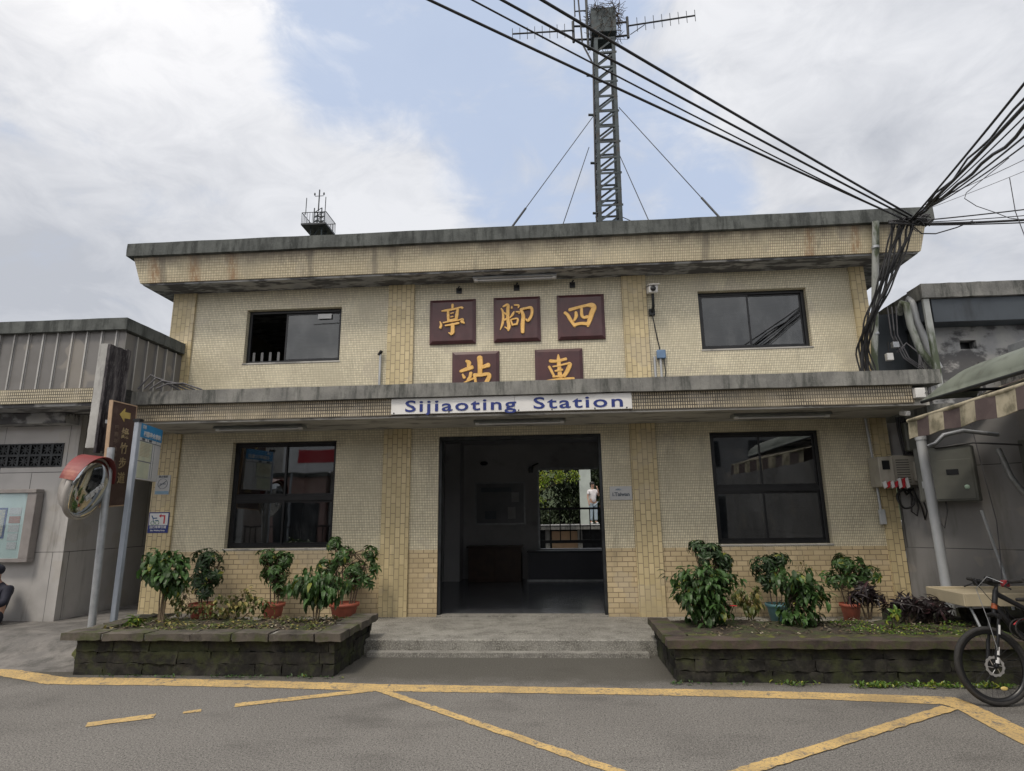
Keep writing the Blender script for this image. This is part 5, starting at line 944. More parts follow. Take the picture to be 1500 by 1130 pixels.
plant('seedling', 'strappy green seedling at the left end of the left planter', 'plant', (-5.45, -2.3, .42), [(0, 0, .08, .05, .05, .03, 4)], M_leafB, [(0, 0, .06)], None, 41, leafn=8, ln=.17, lw=.03, stem_r=.005)
def scatter(name, label, x0, x1, y0, y1, z, n, mat, ln, lw, seed, up=.5, dens=lambda x, y: 1):
    random.seed(seed); V = []; F = []
    while n > 0:
        x, y = random.uniform(x0, x1), random.uniform(y0, y1)
        if noise.noise(Vector((x*2.3+seed, y*2.3, seed)))+.25 < random.random()*.7: n -= .3; continue
        n -= 1; d = Vector((random.uniform(-1, 1), random.uniform(-1, 1), random.uniform(.0, up))); leaf(V, F, Vector((x, y, z(x, y) if callable(z) else z)), d, Vector((0, 0, 1)), ln*random.uniform(.6, 1.3), lw*random.uniform(.7, 1.2), droop=.4)
    return tag(MB().add(V, F).build(name, mat), label, name.replace('_', ' '), kind='stuff')
zl = lambda x, y: (.43 if y < -1.7 else .43-(y+1.7)*.28)+random.uniform(0, .03)
scatter('ground_cover', 'low leafy ground cover on the soil of the left planter', -5.7, -2.85, -2.65, -1.25, zl, 1000, M_leafY, .055, .035, 50)
scatter('leaf_litter', 'dead leaves lying on the soil of the left planter', -5.6, -2.85, -2.65, -1.3, zl, 700, M_dry, .06, .03, 51, .2)
zr = lambda x, y: (.415 if y < -1.7 else .415-(y+1.7)*.25)+random.uniform(0, .025)
scatter('ground_cover', 'low green weeds on the soil of the right planter', 3.3, 4.9, -2.8, -1.9, zr, 1300, M_leafB, .035, .02, 52)
scatter('leaf_litter', 'dead leaves and pebbles lying on the soil of the right planter', 1.5, 4.8, -2.8, -1.3, zr, 800, M_dry, .05, .026, 53, .2)
scatter('weeds', 'weeds growing on the road along the foot of the right planter', 2.0, 4.6, -3.22, -3.07, .01, 900, M_leafB, .045, .022, 54, 1.2)
scatter('weeds', 'sparse weeds along the foot of the left planter', -5.5, -2.4, -3.02, -2.95, .01, 160, M_leafM, .04, .022, 55, 1.2)
scatter('weeds', 'sparse weeds at the left foot of the right planter', 1.15, 2.0, -3.16, -3.07, .01, 60, M_leafM, .035, .02, 56, 1.2)

# ================================================================== shop building on the right
random.seed(13)
rb = thing('shop_building', 'dark grey concrete shop building with metal fascia right of the station', 'building', (6.2, 0, 0))
M_rw = panelwall('scored_dark_render', (.25, .245, .24), (.04, .04, .045), 3.2, 1.2)
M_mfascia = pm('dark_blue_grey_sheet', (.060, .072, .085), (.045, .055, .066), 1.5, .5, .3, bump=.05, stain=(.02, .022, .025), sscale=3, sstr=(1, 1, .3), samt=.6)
def vwall(mb, a, b, th, z0, z1):
    a, b = Vector((*a, 0)), Vector((*b, 0)); d = (b-a).normalized(); n = Vector((d.y, -d.x, 0)); c = (a+b)/2-n*th/2
    mb.obox((c.x, c.y, (z0+z1)/2), d*(b-a).length/2, n*th/2, (0, 0, (z1-z0)/2)); return mb
vwall(MB(), (5.40, .02), (6.75, -1.2), .2, 0, 3.15).build('wall', M_rw, rb); MB().box(6.60, 6.80, -14, -1.1, 0, 3.3).build('wall', M_rw, rb)
MB().box(5.5, 9.5, -.9, 6, 3.16, 3.30).build('lower_roof', M_ccap, rb)
MB().wall([6.15, 12], [3.3, 5.0], [(6.72, 6.98, 4.35, 4.50)], -.02, .2).build('wall', M_soffitU, rb); MB().wall([.2, 6], [3.3, 5.0], [], 6.15, 6.35, 'yz').build('wall', M_mfascia, rb)
MB().box(6.70, 7.0, .15, .17, 4.33, 4.52).build('vent_hole', M_black, rb)
MB().rough(6.02, 12, -.40, .0, 5.135, 5.375, .008, .12, 12).build('roof_cap', M_ccap, rb); MB().rough(6.03, 6.45, .01, 4, 5.16, 5.36, .008, .12, 13).build('roof_cap', M_ccap, rb)
MB().box(6.18, 12, -.34, -.02, 4.73, 5.13).build('fascia', M_mfascia, rb, bevel=.006); MB().box(6.06, 6.176, -.30, 3.5, 4.78, 5.12).build('fascia', M_mfascia, rb)
MB().rough(6.05, 6.14, -.36, -.31, 3.6, 5.13, .003, .08, 4).build('post', M_mosspipe, rb)
MB().box(6.95, 7.9, .05*-1, -.021, 3.5, 4.12).build('blind_window', M_soffitU, rb)
MB().add([(6.2, .5, 5.4), (7.0, .5, 5.62), (7.0, 2.5, 5.62), (6.2, 2.5, 5.4), (6.2, .5, 5.36), (7.0, .5, 5.58), (7.0, 2.5, 5.58), (6.2, 2.5, 5.36)], [(0, 1, 2, 3), (7, 6, 5, 4), (0, 4, 5, 1), (1, 5, 6, 2), (2, 6, 7, 3), (3, 7, 4, 0)]).build('roof_sheet', M_soffitU, rb)
MB().box(6.6, 7.6, .6, 2.4, 5.37, 5.50).build('roof_block', M_ccap, rb)
mb = MB(); mb.tube([(5.86, .02, 5.0), (5.86, -.12, 5.16), (5.87, -.2, 5.1), (5.88, -.2, 4.75), (5.97, -.2, 4.30), (6.12, -.22, 4.05), (6.2, -.22, 3.98)], .055, 10)
tag(mb.build('bent_pipe', M_mosspipe), 'bent grey pipe, left of the two pipes beside the mossy post', 'pipe', 'two bent pipes above the canopy end')
mb = MB(); mb.tube([(6.00, .0, 5.1), (6.00, -.1, 5.24), (6.01, -.14, 5.15), (6.03, -.14, 4.85), (6.13, -.14, 4.35), (6.25, -.15, 4.0)], .055, 10)
tag(mb.build('bent_pipe', M_pipe), 'bent pale pipe, right of the two pipes beside the mossy post', 'pipe', 'two bent pipes above the canopy end')
# hoses and boxes in the recess
mb = MB()
for k in range(3):
    mb.tube([(5.62+.07*k, -.1, 5.1), (5.60+.05*k, -.12, 4.6), (5.72+.04*k, -.15, 4.2), (5.9+.04*k, -.2, 4.0), (5.95, -.2, 4.25), (5.8, -.15, 4.45), (5.7-.03*k, -.12, 4.3)], .012, 5)
tag(mb.build('hanging_hose', M_greycable), 'thin grey hoses looped in the dark gap right of the station', 'hose')
for i, (x, z, h_, lb) in enumerate(((5.62, 4.42, .10, 'upper small pale box in the dark gap right of the station'), (5.50, 4.22, .12, 'lower small white box in the dark gap right of the station'))):
    t = thing('gap_box', lb, 'box', (x, -.15, z), group='small boxes in the gap'); MB().box(-.05, .05, -.04, .04, -h_/2, h_/2).build('box', M_white if i else M_galv, t, local=True, bevel=.006); MB().tube([(0, 0, h_/2), (.02, 0, h_/2+.2)], .008, 5).build('cable', M_cable, t, local=True)
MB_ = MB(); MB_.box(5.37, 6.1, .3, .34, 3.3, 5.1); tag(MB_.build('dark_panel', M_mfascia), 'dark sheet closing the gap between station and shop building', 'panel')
# striped awning
M_str1 = pm('stained_cream_canvas', (.50, .45, .33), (.38, .34, .25), 5, .9, bump=.1, stain=(.14, .13, .085), sscale=4, sr=(.42, .66), samt=.9)
M_str2 = pm('brown_canvas', (.13, .098, .095), (.095, .07, .07), 4, .9, bump=.1)
aw = thing('striped_awning', 'old brown and cream striped awning with hanging valance at the right', 'awning', (5.6, -3, 2.7))
Pa, Pb = Vector((4.80, -1.62, 0)), Vector((4.46, -5.4, 0)); dirA = (Pb-Pa).normalized(); nA_ = Vector((-dirA.y, dirA.x, 0)); nA_ = nA_ if nA_.x > 0 else -nA_
LA = (Pb-Pa).length; sw = .335; k = 0; s_ = 0
def AP(s, u): # u: 0 valance bottom, 1 valance top, then up the slope
    base = Pa+dirA*s; wob = .012*math.sin(s*7)
    if u <= 1: return base+Vector((wob-.02*(1-u), 0, 2.70+.235*u+.010*math.sin(s*9)*(1-u)))
    q = (u-1); return base+nA_*(1.55*q)+Vector((0, 0, 2.935+.62*q-.05*math.sin(PI*q)))
while s_ < LA-.01:
    e = min(LA, s_+(sw if k else .22)); n = 4; pan = MB()
    for a in range(n):
        s0, s1 = s_+(e-s_)*a/n, s_+(e-s_)*(a+1)/n
        us = [0, .5, 1, 1.25, 1.5, 1.75, 2.0]
        for u0, u1 in zip(us, us[1:]):
            q = [AP(s0, u0), AP(s1, u0), AP(s1, u1), AP(s0, u1)]; nn = (q[1]-q[0]).cross(q[3]-q[0]).normalized()*.006
            pan.add([p+nn for p in q]+[p-nn for p in q], [(0, 1, 2, 3), (7, 6, 5, 4)] + ([(0, 4, 5, 1)] if u0 == 0 else []), False)
    s_ = e; pan.build('fabric_stripe', M_str2 if k % 2 else M_str1, aw); k += 1
# left end flap
q = [AP(0, 0), AP(0, 1), AP(0, 1.6), AP(0, 1.6)-Vector((0, 0, .25))]; MB().add(q+[p+Vector((0, .006, 0)) for p in q], [(0, 1, 2, 3), (7, 6, 5, 4)]).build('end_flap', M_str2, aw)
MB().tube([AP(-.02, 1)+Vector((.01, 0, .012)), AP(LA, 1)+Vector((.01, 0, .012))], .028, 8).build('front_bar', M_str1, aw)
for s_ in (.5, 2.4): MB().tube([AP(s_, 1)-Vector((0, 0, .03)), AP(s_, 2)-Vector((0, 0, .55))], .018, 6).build('arm', M_galv, aw)
# green curved canopy above
gc = thing('curved_canopy', 'faded green curved canopy above the striped awning', 'canopy', (5.5, -3, 3.3)); M_gcan = pm('faded_green_sheet', (.20, .225, .19), (.145, .165, .14), 2, .55, bump=.05, stain=(.07, .075, .06), sscale=4, sr=(.45, .7), samt=.7)
V = []; F = []; ns = 24; na = 9; gp = []
for i in range(ns+1):
    y = -1.62-4.4*i/ns; gr = min(1, .12+1.1*math.sqrt(min(1, i/5)))
    for j in range(na+1):
        a = rad(88)*j/na; gp.append((5.00+.10*(i/ns)+.75*(1-math.cos(a)), y, 3.21+(.42*gr)*math.sin(a)))
for i in range(ns):
    for j in range(na): a = i*(na+1)+j; F.append((a, a+na+1, a+na+2, a+1))
n0 = len(gp); gp2 = gp+[(x+.008, y, z-.012) for x, y, z in gp]; F2 = F+[tuple(reversed([q+n0 for q in f])) for f in F]+[(i*(na+1), (i+1)*(na+1), (i+1)*(na+1)+n0, i*(na+1)+n0) for i in range(ns)]+[(j, j+n0, j+1+n0, j+1) for j in range(na)]
MB().add(gp2, F2, True).build('canopy_sheet', M_gcan, gc)
MB().tube([(5.01, -1.62, 3.20), (5.10, -6.0, 3.20)], .022, 6).build('edge_bar', M_darkmetal, gc)
for y in (-2.4, -3.6): MB().tube([(5.05, y, 3.2), (6.6, y, 3.25)], .02, 6).build('arm', M_darkmetal, gc)
MB().box(5.9, 6.6, -6, -1.3, 3.31, 3.62).build('back_box', M_soffitU, gc)
t = thing('air_conditioner', 'grey air conditioner grille peeking over the green canopy', 'air conditioner', (7.55, -.60, 3.85)); MB().box(-.35, .45, -.2, .25, 0, .45).build('casing', M_galv, t, local=True, bevel=.01)
mb = MB(); [mb.box(-.30+k*.05, -.28+k*.05, -.208, -.203, .05, .40) for k in range(14)]; mb.build('grille', M_black, t, local=True)
# drain pipe in front of the angled wall
t = thing('drainpipe', 'thick pale grey drainpipe standing below the left end of the striped awning', 'pipe', (5.12, -1.3, 0)); MB().tube([(5.14, -1.3, .0), (5.13, -1.3, 1.5), (5.11, -1.3, 2.79)], .062, 16).build('pipe', M_pipe, t); MB().tube([(5.11, -1.3, 2.72), (5.11, -1.3, 2.80)], .07, 16).build('collar', M_pipe, t)
tag(MB().tube([(5.16, -1.32, 2.62), (5.28, -1.32, 2.66), (5.42, -1.3, 2.78), (5.7, -1.28, 2.84), (6.2, -1.22, 2.78)], .030, 9).build('elbow_pipe', M_galv), 'grey elbow pipe strapped to the thick drainpipe under the awning', 'pipe')
tag(MB().tube([(5.35, -1.0, .2), (5.36, -1.0, 1.6), (5.34, -.9, 2.7)], .022, 7).build('thin_pipe', M_galv), 'thin grey pipe just right of the thick drainpipe', 'pipe')
tag(MB().tube([(6.15, -1.02, .1), (6.06, -1.05, .9), (5.98, -.95, 1.75)], .020, 7).build('thin_pipe', M_pipe), 'thin pale pipe below the grey wall cabinet', 'pipe')
tag(MB().tube([(6.25, -1.1, 2.6), (6.33, -1.13, 2.2), (6.45, -1.16, 1.95), (6.6, -1.2, 1.86)], .038, 8).build('elbow_pipe', M_galv), 'grey bent pipe right of the grey wall cabinet', 'pipe')
# cabinets on the angled wall
wc = thing('wall_cabinet', 'large grey green electrical cabinet on the wall under the striped awning', 'cabinet', (5.86, -.56, 1.88), rad(-42.1)); M_cabg = pm('grey_green_cabinet', (.115, .12, .105), (.09, .095, .085), 2, .5, bump=.03, stain=(.05, .05, .045), samt=.5)
MB().box(-.36, .36, -.22, -.01, 0, .80).build('cabinet', M_cabg, wc, local=True, bevel=.01); MB().box(-.33, .33, -.232, -.221, .03, .60).build('door', M_cabg, wc, local=True, bevel=.004)
MB().box(.02, .17, -.237, -.233, .38, .46).build('meter_window', M_black, wc, local=True); MB().lathe((.24, -.235, .20), [(0, -.004), (.032, -.003), (.033, 0)], 16, 'y').build('sticker', pm('pale_green_sticker', (.45, .62, .5), (.4, .55, .45), 3, .5, bump=0), wc, local=True); MB().box(-.30, -.28, -.25, -.232, .2, .3).build('handle', M_galv, wc, local=True)
mb = MB(); mb.box(6.45, 7.0, -1.75, -1.2, 2.1, 2.7); tag(mb.build('wall_box', M_cabg, bevel=.01), 'dark box on the wall at the right picture edge', 'box')
mb = MB(); mb.box(5.42, 5.72, -.42, -.22, 2.65, 3.1); tag(mb.build('transformer_box', M_cabg, bevel=.02), 'dark box hung above the beige cabinet beside the station corner', 'box')
mb = MB()
for k in range(5): mb.tube([(5.38+.03*k, -.3, 3.2), (5.36+.035*k, -.34, 2.9), (5.40+.03*k, -.32, 2.6)], .014, 5)
tag(mb.build('cable_bunch', M_cable), 'short bunch of black cables under the right end of the canopy', 'cable')
wire([(6.1, -1.0, 3.0), (6.12, -1.1, 2.4), (6.10, -1.25, 1.6), (5.95, -1.3, 1.1), (5.85, -1.3, .9)], .006, 'thin wire hanging down the dark wall behind the bicycle', None, M_greycable) if False else None
# cream folding table
tb = thing('folding_table', 'cream plastic table behind the black bicycle', 'table', (5.4, -1.95, 0)); M_cream = pm('cream_plastic', (.46, .40, .28), (.40, .35, .25), 3, .5, bump=.03, stain=(.25, .2, .12), samt=.5)
MB().box(4.72, 6.2, -2.30, -1.62, .74, .775).build('top', M_cream, tb, bevel=.01); mb = MB(); mb.box(4.72, 6.2, -2.33, -2.302, .655, .80); mb.box(4.70, 4.722, -2.33, -1.6, .655, .80); mb.box(4.72, 6.2, -1.62, -1.59, .655, .80); mb.build('rim', M_cream, tb, bevel=.006)
for a, b_ in (((4.80, -2.2, .74), (4.90, -2.45, .0)), ((4.80, -1.75, .74), (4.72, -1.6, .0)), ((5.55, -2.2, .74), (5.62, -2.5, .0)), ((5.55, -1.75, .74), (5.6, -1.6, .0))): MB().tube([a, b_], .016, 7).build('leg', M_galv, tb)

# ------------------------------------------------------------------ bicycle
bk = thing('bicycle', 'black mountain bicycle leaning by the right planter, front wheel with white brake disc', 'bicycle', (3.98, -3.78, 0), rad(2)); bk.rotation_euler = (rad(-4), 0, rad(3))
M_rub = pm('tyre_rubber', (.018, .018, .019), (.028, .027, .026), 20, .8, bump=.4, bscale=90); M_blk = pm('bicycle_black', (.02, .021, .024), (.015, .016, .018), 5, .35, .2, bump=0); M_orange = pm('orange_decal', (.30, .075, .02), (.25, .06, .02), 3, .4, bump=0)
R_w = .318
def wheel(cx, front):
    tor = MB(); V = []; F = []; n, m_ = 56, 8
    for i in range(n):
        a = 2*PI*i/n
        for j in range(m_): b_ = 2*PI*j/m_; r_ = R_w+.023*math.cos(b_); V.append((cx+r_*math.cos(a), .024*math.sin(b_), R_w+.024+r_*math.sin(a)))
    for i in range(n):
        for j in range(m_): F.append((i*m_+j, ((i+1) % n)*m_+j, ((i+1) % n)*m_+(j+1) % m_, i*m_+(j+1) % m_))
    cz = R_w+.024; w = MB().add(V, F, True).build('wheel', M_rub, bk, local=True)
    MB().lathe((cx, 0, cz), [(R_w-.018, -.014), (R_w-.045, -.010), (R_w-.045, .010), (R_w-.018, .014)], 48, 'y').build('rim', M_blk, w, local=True)
    sp = MB()
    for k in range(28):
        a = 2*PI*k/28; s_ = 1 if k % 2 else -1; a2 = a+(.5 if (k//2) % 2 else -.5); sp.tube([(cx+.022*math.cos(a2), s_*.025, cz+.022*math.sin(a2)), (cx+(R_w-.045)*math.cos(a), 0, cz+(R_w-.045)*math.sin(a))], .0013, 4, False)
    sp.build('spokes', M_darkmetal, w, local=True); MB().tube([(cx, -.05, cz), (cx, .05, cz)], .02, 12).build('hub', M_blk, w, local=True)
    d = MB(); V = []; F = []; n = 72
    for i in range(n):
        a = 2*PI*i/n; ro = .085+(.005 if (i//3) % 2 else 0)
        for r_, y in ((.066, -.034), (ro, -.034), (ro, -.031), (.066, -.031)): V.append((cx+r_*math.cos(a), y, cz+r_*math.sin(a)))
    for i in range(n):
        for k in range(4): F.append((i*4+k, ((i+1) % n)*4+k, ((i+1) % n)*4+(k+1) % 4, i*4+(k+1) % 4))
    d.add(V, F)
    for k in range(6): a = k*PI/3; d.tube([(cx+.02*math.cos(a+.5), -.0325, cz+.02*math.sin(a+.5)), (cx+.068*math.cos(a), -.0325, cz+.068*math.sin(a))], .004, 4)
    d.build('brake_disc', pm('bright_disc_steel', (.62, .62, .62), (.5, .5, .5), 20, .3, .7, bump=0), w, local=True)
    if front: MB().sphere((cx+.055, -.012, cz-.19), .028, 12, 6, (1.25, .25, .62)).build('reflector', pm('amber_reflector', (.65, .5, .2), (.6, .45, .15), 5, .3, bump=0), w, local=True)
wheel(0, True); wheel(1.09, False); cz = R_w+.024
hd = Vector((.13, 0, .83)); ht = Vector((.185, 0, 1.0))
fk = MB()
for s_ in (-1, 1): fk.tube([(0, s_*.055, cz), (.055, s_*.058, cz+.22)], .017, 10); fk.tube([(.055, s_*.058, cz+.2), (.115, s_*.056, .77)], .013, 10)
fk.tube([(.115, -.075, .77), (.117, 0, .79), (.115, .075, .77)], .022, 8); fk.tube([(.117, 0, .78), hd], .018, 8); f_ = fk.build('fork', M_blk, bk, local=True)
for z0, z1 in ((.10, .17), (.03, .08)): MB().tube([(.002+.055*z0/.22, -.056, cz+z0), (.002+.055*z1/.22, -.056, cz+z1)], .0185, 10).build('decal', M_whitep, f_, local=True)
MB().tube([(.080, -.058, .62), (.100, -.057, .70)], .0145, 8).build('decal', M_whitep, f_, local=True); MB().tube([(.130, -.004, .835), (.146, -.004, .88)], .0265, 10).build('decal', M_orange, f_, local=True)
bb = Vector((.68, 0, .30)); st_ = Vector((.55, 0, .76)); ax = Vector((1.09, 0, cz)); fr_ = MB()
fr_.tube([hd, ht], .024, 10); fr_.tube([hd+Vector((.01, 0, .03)), (.30, 0, .62), bb], [.028, .03, .026], 10); fr_.tube([ht-Vector((0, 0, .03)), st_], [.024, .02], 10); fr_.tube([bb, st_+Vector((-.02, 0, .03))], .018, 10)
for s_ in (-1, 1): fr_.tube([bb+Vector((0, s_*.03, 0)), ax+Vector((0, s_*.06, 0))], .010, 7); fr_.tube([st_-Vector((0, s_*-.02, .04)), ax+Vector((0, s_*.06, 0))], .009, 7)
fr_.build('frame', M_blk, bk, local=True)
MB().tube([st_, st_+Vector((-.05, 0, .17))], .014, 8).build('seat_post', M_galv, bk, local=True); sd_ = MB(); sd_.add([( .36, -.02, .93), (.36, .02, .93), (.50, .05, .935), (.50, -.05, .935), (.64, .075, .95), (.64, -.075, .95), (.36, -.015, .90), (.36, .015, .90), (.50, .04, .895), (.50, -.04, .895), (.64, .06, .90), (.64, -.06, .90)], [(0, 3, 2, 1), (3, 5, 4, 2), (6, 7, 8, 9), (9, 8, 10, 11), (0, 1, 7, 6), (1, 2, 8, 7), (2, 4, 10, 8), (3, 0, 6, 9), (5, 3, 9, 11), (4, 5, 11, 10)]); sd_.build('saddle', M_rub, bk, local=True, bevel=.01, seg=2)
sm_ = ht+Vector((.02, 0, .05)); MB().tube([ht, sm_, sm_+Vector((-.07, 0, .02))], .02, 8).build('stem', M_blk, bk, local=True); bc = sm_+Vector((-.07, 0, .02))
hbm = MB().tube([bc+Vector((.06, -.34, .03)), bc+Vector((.02, -.15, .01)), bc, bc+Vector((.02, .15, .01)), bc+Vector((.06, .34, .03))], .014, 8).build('handlebar', M_blk, bk, local=True)
for s_ in (-1, 1):
    MB().tube([bc+Vector((.06, s_*.35, .03)), bc+Vector((.035, s_*.23, .018))], .019, 8).build('grip', M_rub, hbm, local=True); MB().tube([bc+Vector((.03, s_*.21, .012)), bc+Vector((-.02, s_*.22, -.02)), bc+Vector((-.03, s_*.30, -.045))], .007, 5).build('brake_lever', M_blk, hbm, local=True)
    MB().box(bc.x-.01, bc.x+.05, bc.y+s_*.18-.025, bc.y+s_*.18+.025, bc.z-.03, bc.z+.03).build('shifter', M_blk if s_ > 0 else pm('dark_red_plastic', (.22, .02, .03), (.18, .02, .02), 4, .5, bump=0), hbm, local=True, bevel=.008)
MB().tube([bc+Vector((0, -.2, 0)), bc+Vector((-.09, -.12, .06)), bc+Vector((-.13, 0, -.05)), (.02, -.05, .72), (.03, -.07, .5), (.0, -.05, .36)], .0035, 5).build('brake_cable', M_galv, bk, local=True)
MB().tube([bc+Vector((0, .2, 0)), bc+Vector((-.08, .1, .04)), bc+Vector((-.04, -.03, -.15)), (.22, -.05, .80), (.3, -.04, .72)], .0035, 5).build('brake_cable', M_blk, bk, local=True)
mb = MB()
for k, (o_, r_) in enumerate(((0, .09), (.03, .075), (.05, .1))): mb.tube([(.30+o_+r_*1.2*math.cos(a), -.06-.01*k, .66+r_*math.sin(a)) for a in [2*PI*i/20 for i in range(21)]], .006, 5)
mb.build('coiled_lock', M_rub, bk, local=True); MB().tube([(.235, -.062, .70), (.30, -.066, .745), (.38, -.062, .76)], .007, 6).build('lock_stripe', M_red, bk, local=True)
cr = MB(); cr.lathe((bb.x, -.05, bb.z), [(.02, -.003), (.085, -.003), (.088, 0), (.085, .003), (.02, .003)], 32, 'y'); cr.tube([(bb.x, -.07, bb.z), (bb.x-.12, -.075, bb.z-.11)], .011, 6); cr.tube([(bb.x, .07, bb.z), (bb.x+.12, .075, bb.z+.11)], .011, 6); c_ = cr.build('crank', M_blk, bk, local=True)
MB().box(bb.x-.17, bb.x-.08, -.15, -.08, bb.z-.12, bb.z-.10).build('pedal', M_blk, c_, local=True); MB().box(bb.x+.08, bb.x+.17, .08, .15, bb.z+.10, bb.z+.12).build('pedal', M_blk, c_, local=True)
MB().tube([(.55, -.06, .32), (.74, -.14, .03)], .009, 6).build('kickstand', M_galv, bk, local=True)
lt = MB(); lt.box(bc.x-.05, bc.x+.01, -.06, -.01, bc.z+.01, bc.z+.06); lt.build('lamp', M_blk, bk, local=True, bevel=.01)

# ================================================================== lattice mast on the roof
tw = thing('lattice_mast', 'grey green steel lattice mast standing on the station roof', 'mast', (1.40, 3.0, 6.63))
def leg_at(z): f = (z-6.63)/6.9; c = 1.385+.125*f; h = .285-.035*f; return c, h
zt = 13.35
for sx in (-1, 1):
    for sy in (-1, 1):
        c0, h0 = leg_at(6.63); c1, h1 = leg_at(zt); a = Vector((c0+sx*h0, 3+sy*h0, 6.63)); b_ = Vector((c1+sx*h1, 3+sy*h1, zt)); m = MB(); u = (b_-a)/2
        m.obox((a+b_)/2+Vector((-sx*.038, 0, 0)), (.042, 0, 0), (0, .006, 0), u); m.obox((a+b_)/2+Vector((0, -sy*.035, 0)), (.006, 0, 0), (0, .038, 0), u); m.build('leg', M_tower, tw)
NB = 16; bz_ = (zt-6.7)/NB
for k in range(NB+1):
    z = 6.7+bz_*k; c, h = leg_at(z); m = MB()
    for sy in (-1, 1): m.obox((c, 3+sy*h, z), (h+.03*(k % 2), 0, 0), (0, .008, 0), (0, 0, .025))
    for sx in (-1, 1): m.obox((c+sx*h, 3, z), (.008, 0, 0), (0, h, 0), (0, 0, .025))
    m.build('rung', M_tower, tw)
    if k < NB:
        c2, h2 = leg_at(z+bz_); m = MB()
        for sy in (-1, 1):
            a = Vector((c-h, 3+sy*(h-.012), z)); b_ = Vector((c2+h2, 3+sy*(h2-.012), z+bz_)); d = (b_-a); n_ = Vector((-d.z, 0, d.x)).normalized(); m.obox((a+b_)/2, d/2, (0, .006, 0), n_*.024)
        for sx in (-1, 1):
            a = Vector((c+sx*(h-.012), 3-h, z)); b_ = Vector((c2+sx*(h2-.012), 3+h2, z+bz_)); d = (b_-a); n_ = Vector((0, -d.z, d.y)).normalized(); m.obox((a+b_)/2, d/2, (.006, 0, 0), n_*.024)
        m.build('brace', M_tower, tw)
c, h = leg_at(zt); MB().box(1.50-.31, 1.50+.31, 2.70, 3.30, 13.50, 14.22).build('top_box', M_tower, tw, bevel=.01)
MB().tube([(1.07, 2.75, 6.63), (1.12, 2.75, 9.6), (1.19, 2.72, 12.6), (.95, 2.72, 13.2), (.88, 2.72, 14.9)], .022, 6).build('feed_cable', M_cable, tw)
for z in (7.3, 8.6, 9.9, 11.2, 12.3): MB().tube([(1.02, 2.74, z), (1.2, 2.76, z)], .03, 6).build('cable_clamp', M_tower, tw)
for a, b_ in (((1.15, 2.75, 11.18), (-1.10, .52, 6.66)), ((1.77, 2.8, 11.4), (3.60, .55, 6.66)), ((1.0, 2.75, 10.33), (.08, .5, 6.66)), ((1.72, 2.8, 10.1), (1.99, .3, 6.66)), ((1.06, 2.75, 8.3), (.2, .6, 6.9)), ((1.70, 2.8, 8.5), (2.2, .6, 6.9))):
    MB().tube([a, b_], .010, 5).build('guy_wire', M_darkmetal, tw); A_, B_ = Vector(a), Vector(b_)
    if abs(a[0]-b_[0]) > 1.5: MB().tube([A_.lerp(B_, .72), B_], .022, 6).build('turnbuckle_rod', M_darkmetal, tw)
random.seed(4); t = thing('stick_nest', 'untidy nest of sticks wrapped round the top of the lattice mast', 'nest', (1.50, 3.0, 13.6)); mb = MB()
for k in range(230):
    a = random.random()*6.28; z = random.uniform(-.15, .72)**1; r_ = random.uniform(.30, .42)*(1.15 if math.cos(a) > 0 else .92); p = Vector((r_*math.cos(a)*1.05, r_*math.sin(a), z if random.random() < .6 else .64)); d = Vector((random.uniform(-1, 1), random.uniform(-1, 1), random.uniform(-.6, .9))).normalized()*random.uniform(.10, .22); mb.tube([p-d, p+Vector((random.uniform(-.02, .02),)*3), p+d], .006, 4, False)
mb.build('sticks', M_bark, t, local=True)
def yagi(loc, sgn, ln, slope, label):
    t = thing('yagi_antenna', label, 'antenna', loc, group='antennas on the lattice mast'); MB().tube([(0, 0, 0), (sgn*ln, 0, slope)], .021, 6).build('boom', M_darkmetal, t, local=True)
    for k in range(8):
        f = .14+.86*k/7; x = sgn*ln*f; z = slope*f; h = .21-.006*k; MB().tube([(x, 0, z-h), (x, 0, z+h)], .008, 4).build('element', M_darkmetal, t, local=True)
    MB().tube([(0, .04, -.32), (0, .04, .30)], .036, 7).build('mount_pole', M_darkmetal, t, local=True)
    for z in (-.24, .16): MB().tube([(0, .04, z), (-sgn*.62, .1, z+.02)], .026, 6).build('mount_arm', M_darkmetal, t, local=True); MB().tube([(sgn*.05, 0, -.26), (sgn*.42, 0, .0)], .010, 5).build('strut', M_darkmetal, t, local=True)
yagi((.75, 2.9, 13.78), -1, 1.55, .02, 'horizontal antenna pointing left from the top of the lattice mast'); yagi((2.12, 2.9, 13.80), 1, 1.68, .17, 'horizontal antenna pointing right from the top of the lattice mast')
t = thing('dipole_antenna', 'upright antenna rising beside the nest at the top picture edge', 'antenna', (1.10, 2.8, 13.1), group='antennas on the lattice mast'); MB().tube([(0, 0, 0), (0, 0, 2.3)], .035, 7).build('pole', M_darkmetal, t, local=True); MB().tube([(-.30, 0, 1.0), (-.30, 0, 2.3)], .018, 5).build('dipole', M_darkmetal, t, local=True)
for z in (1.15, 1.75, 2.15): MB().tube([(0, 0, z), (-.3, 0, z)], .018, 5).build('arm', M_darkmetal, t, local=True)
MB().box(-.02, .22, -.02, .02, -.02, .02).build('foot', M_darkmetal, t, local=True)
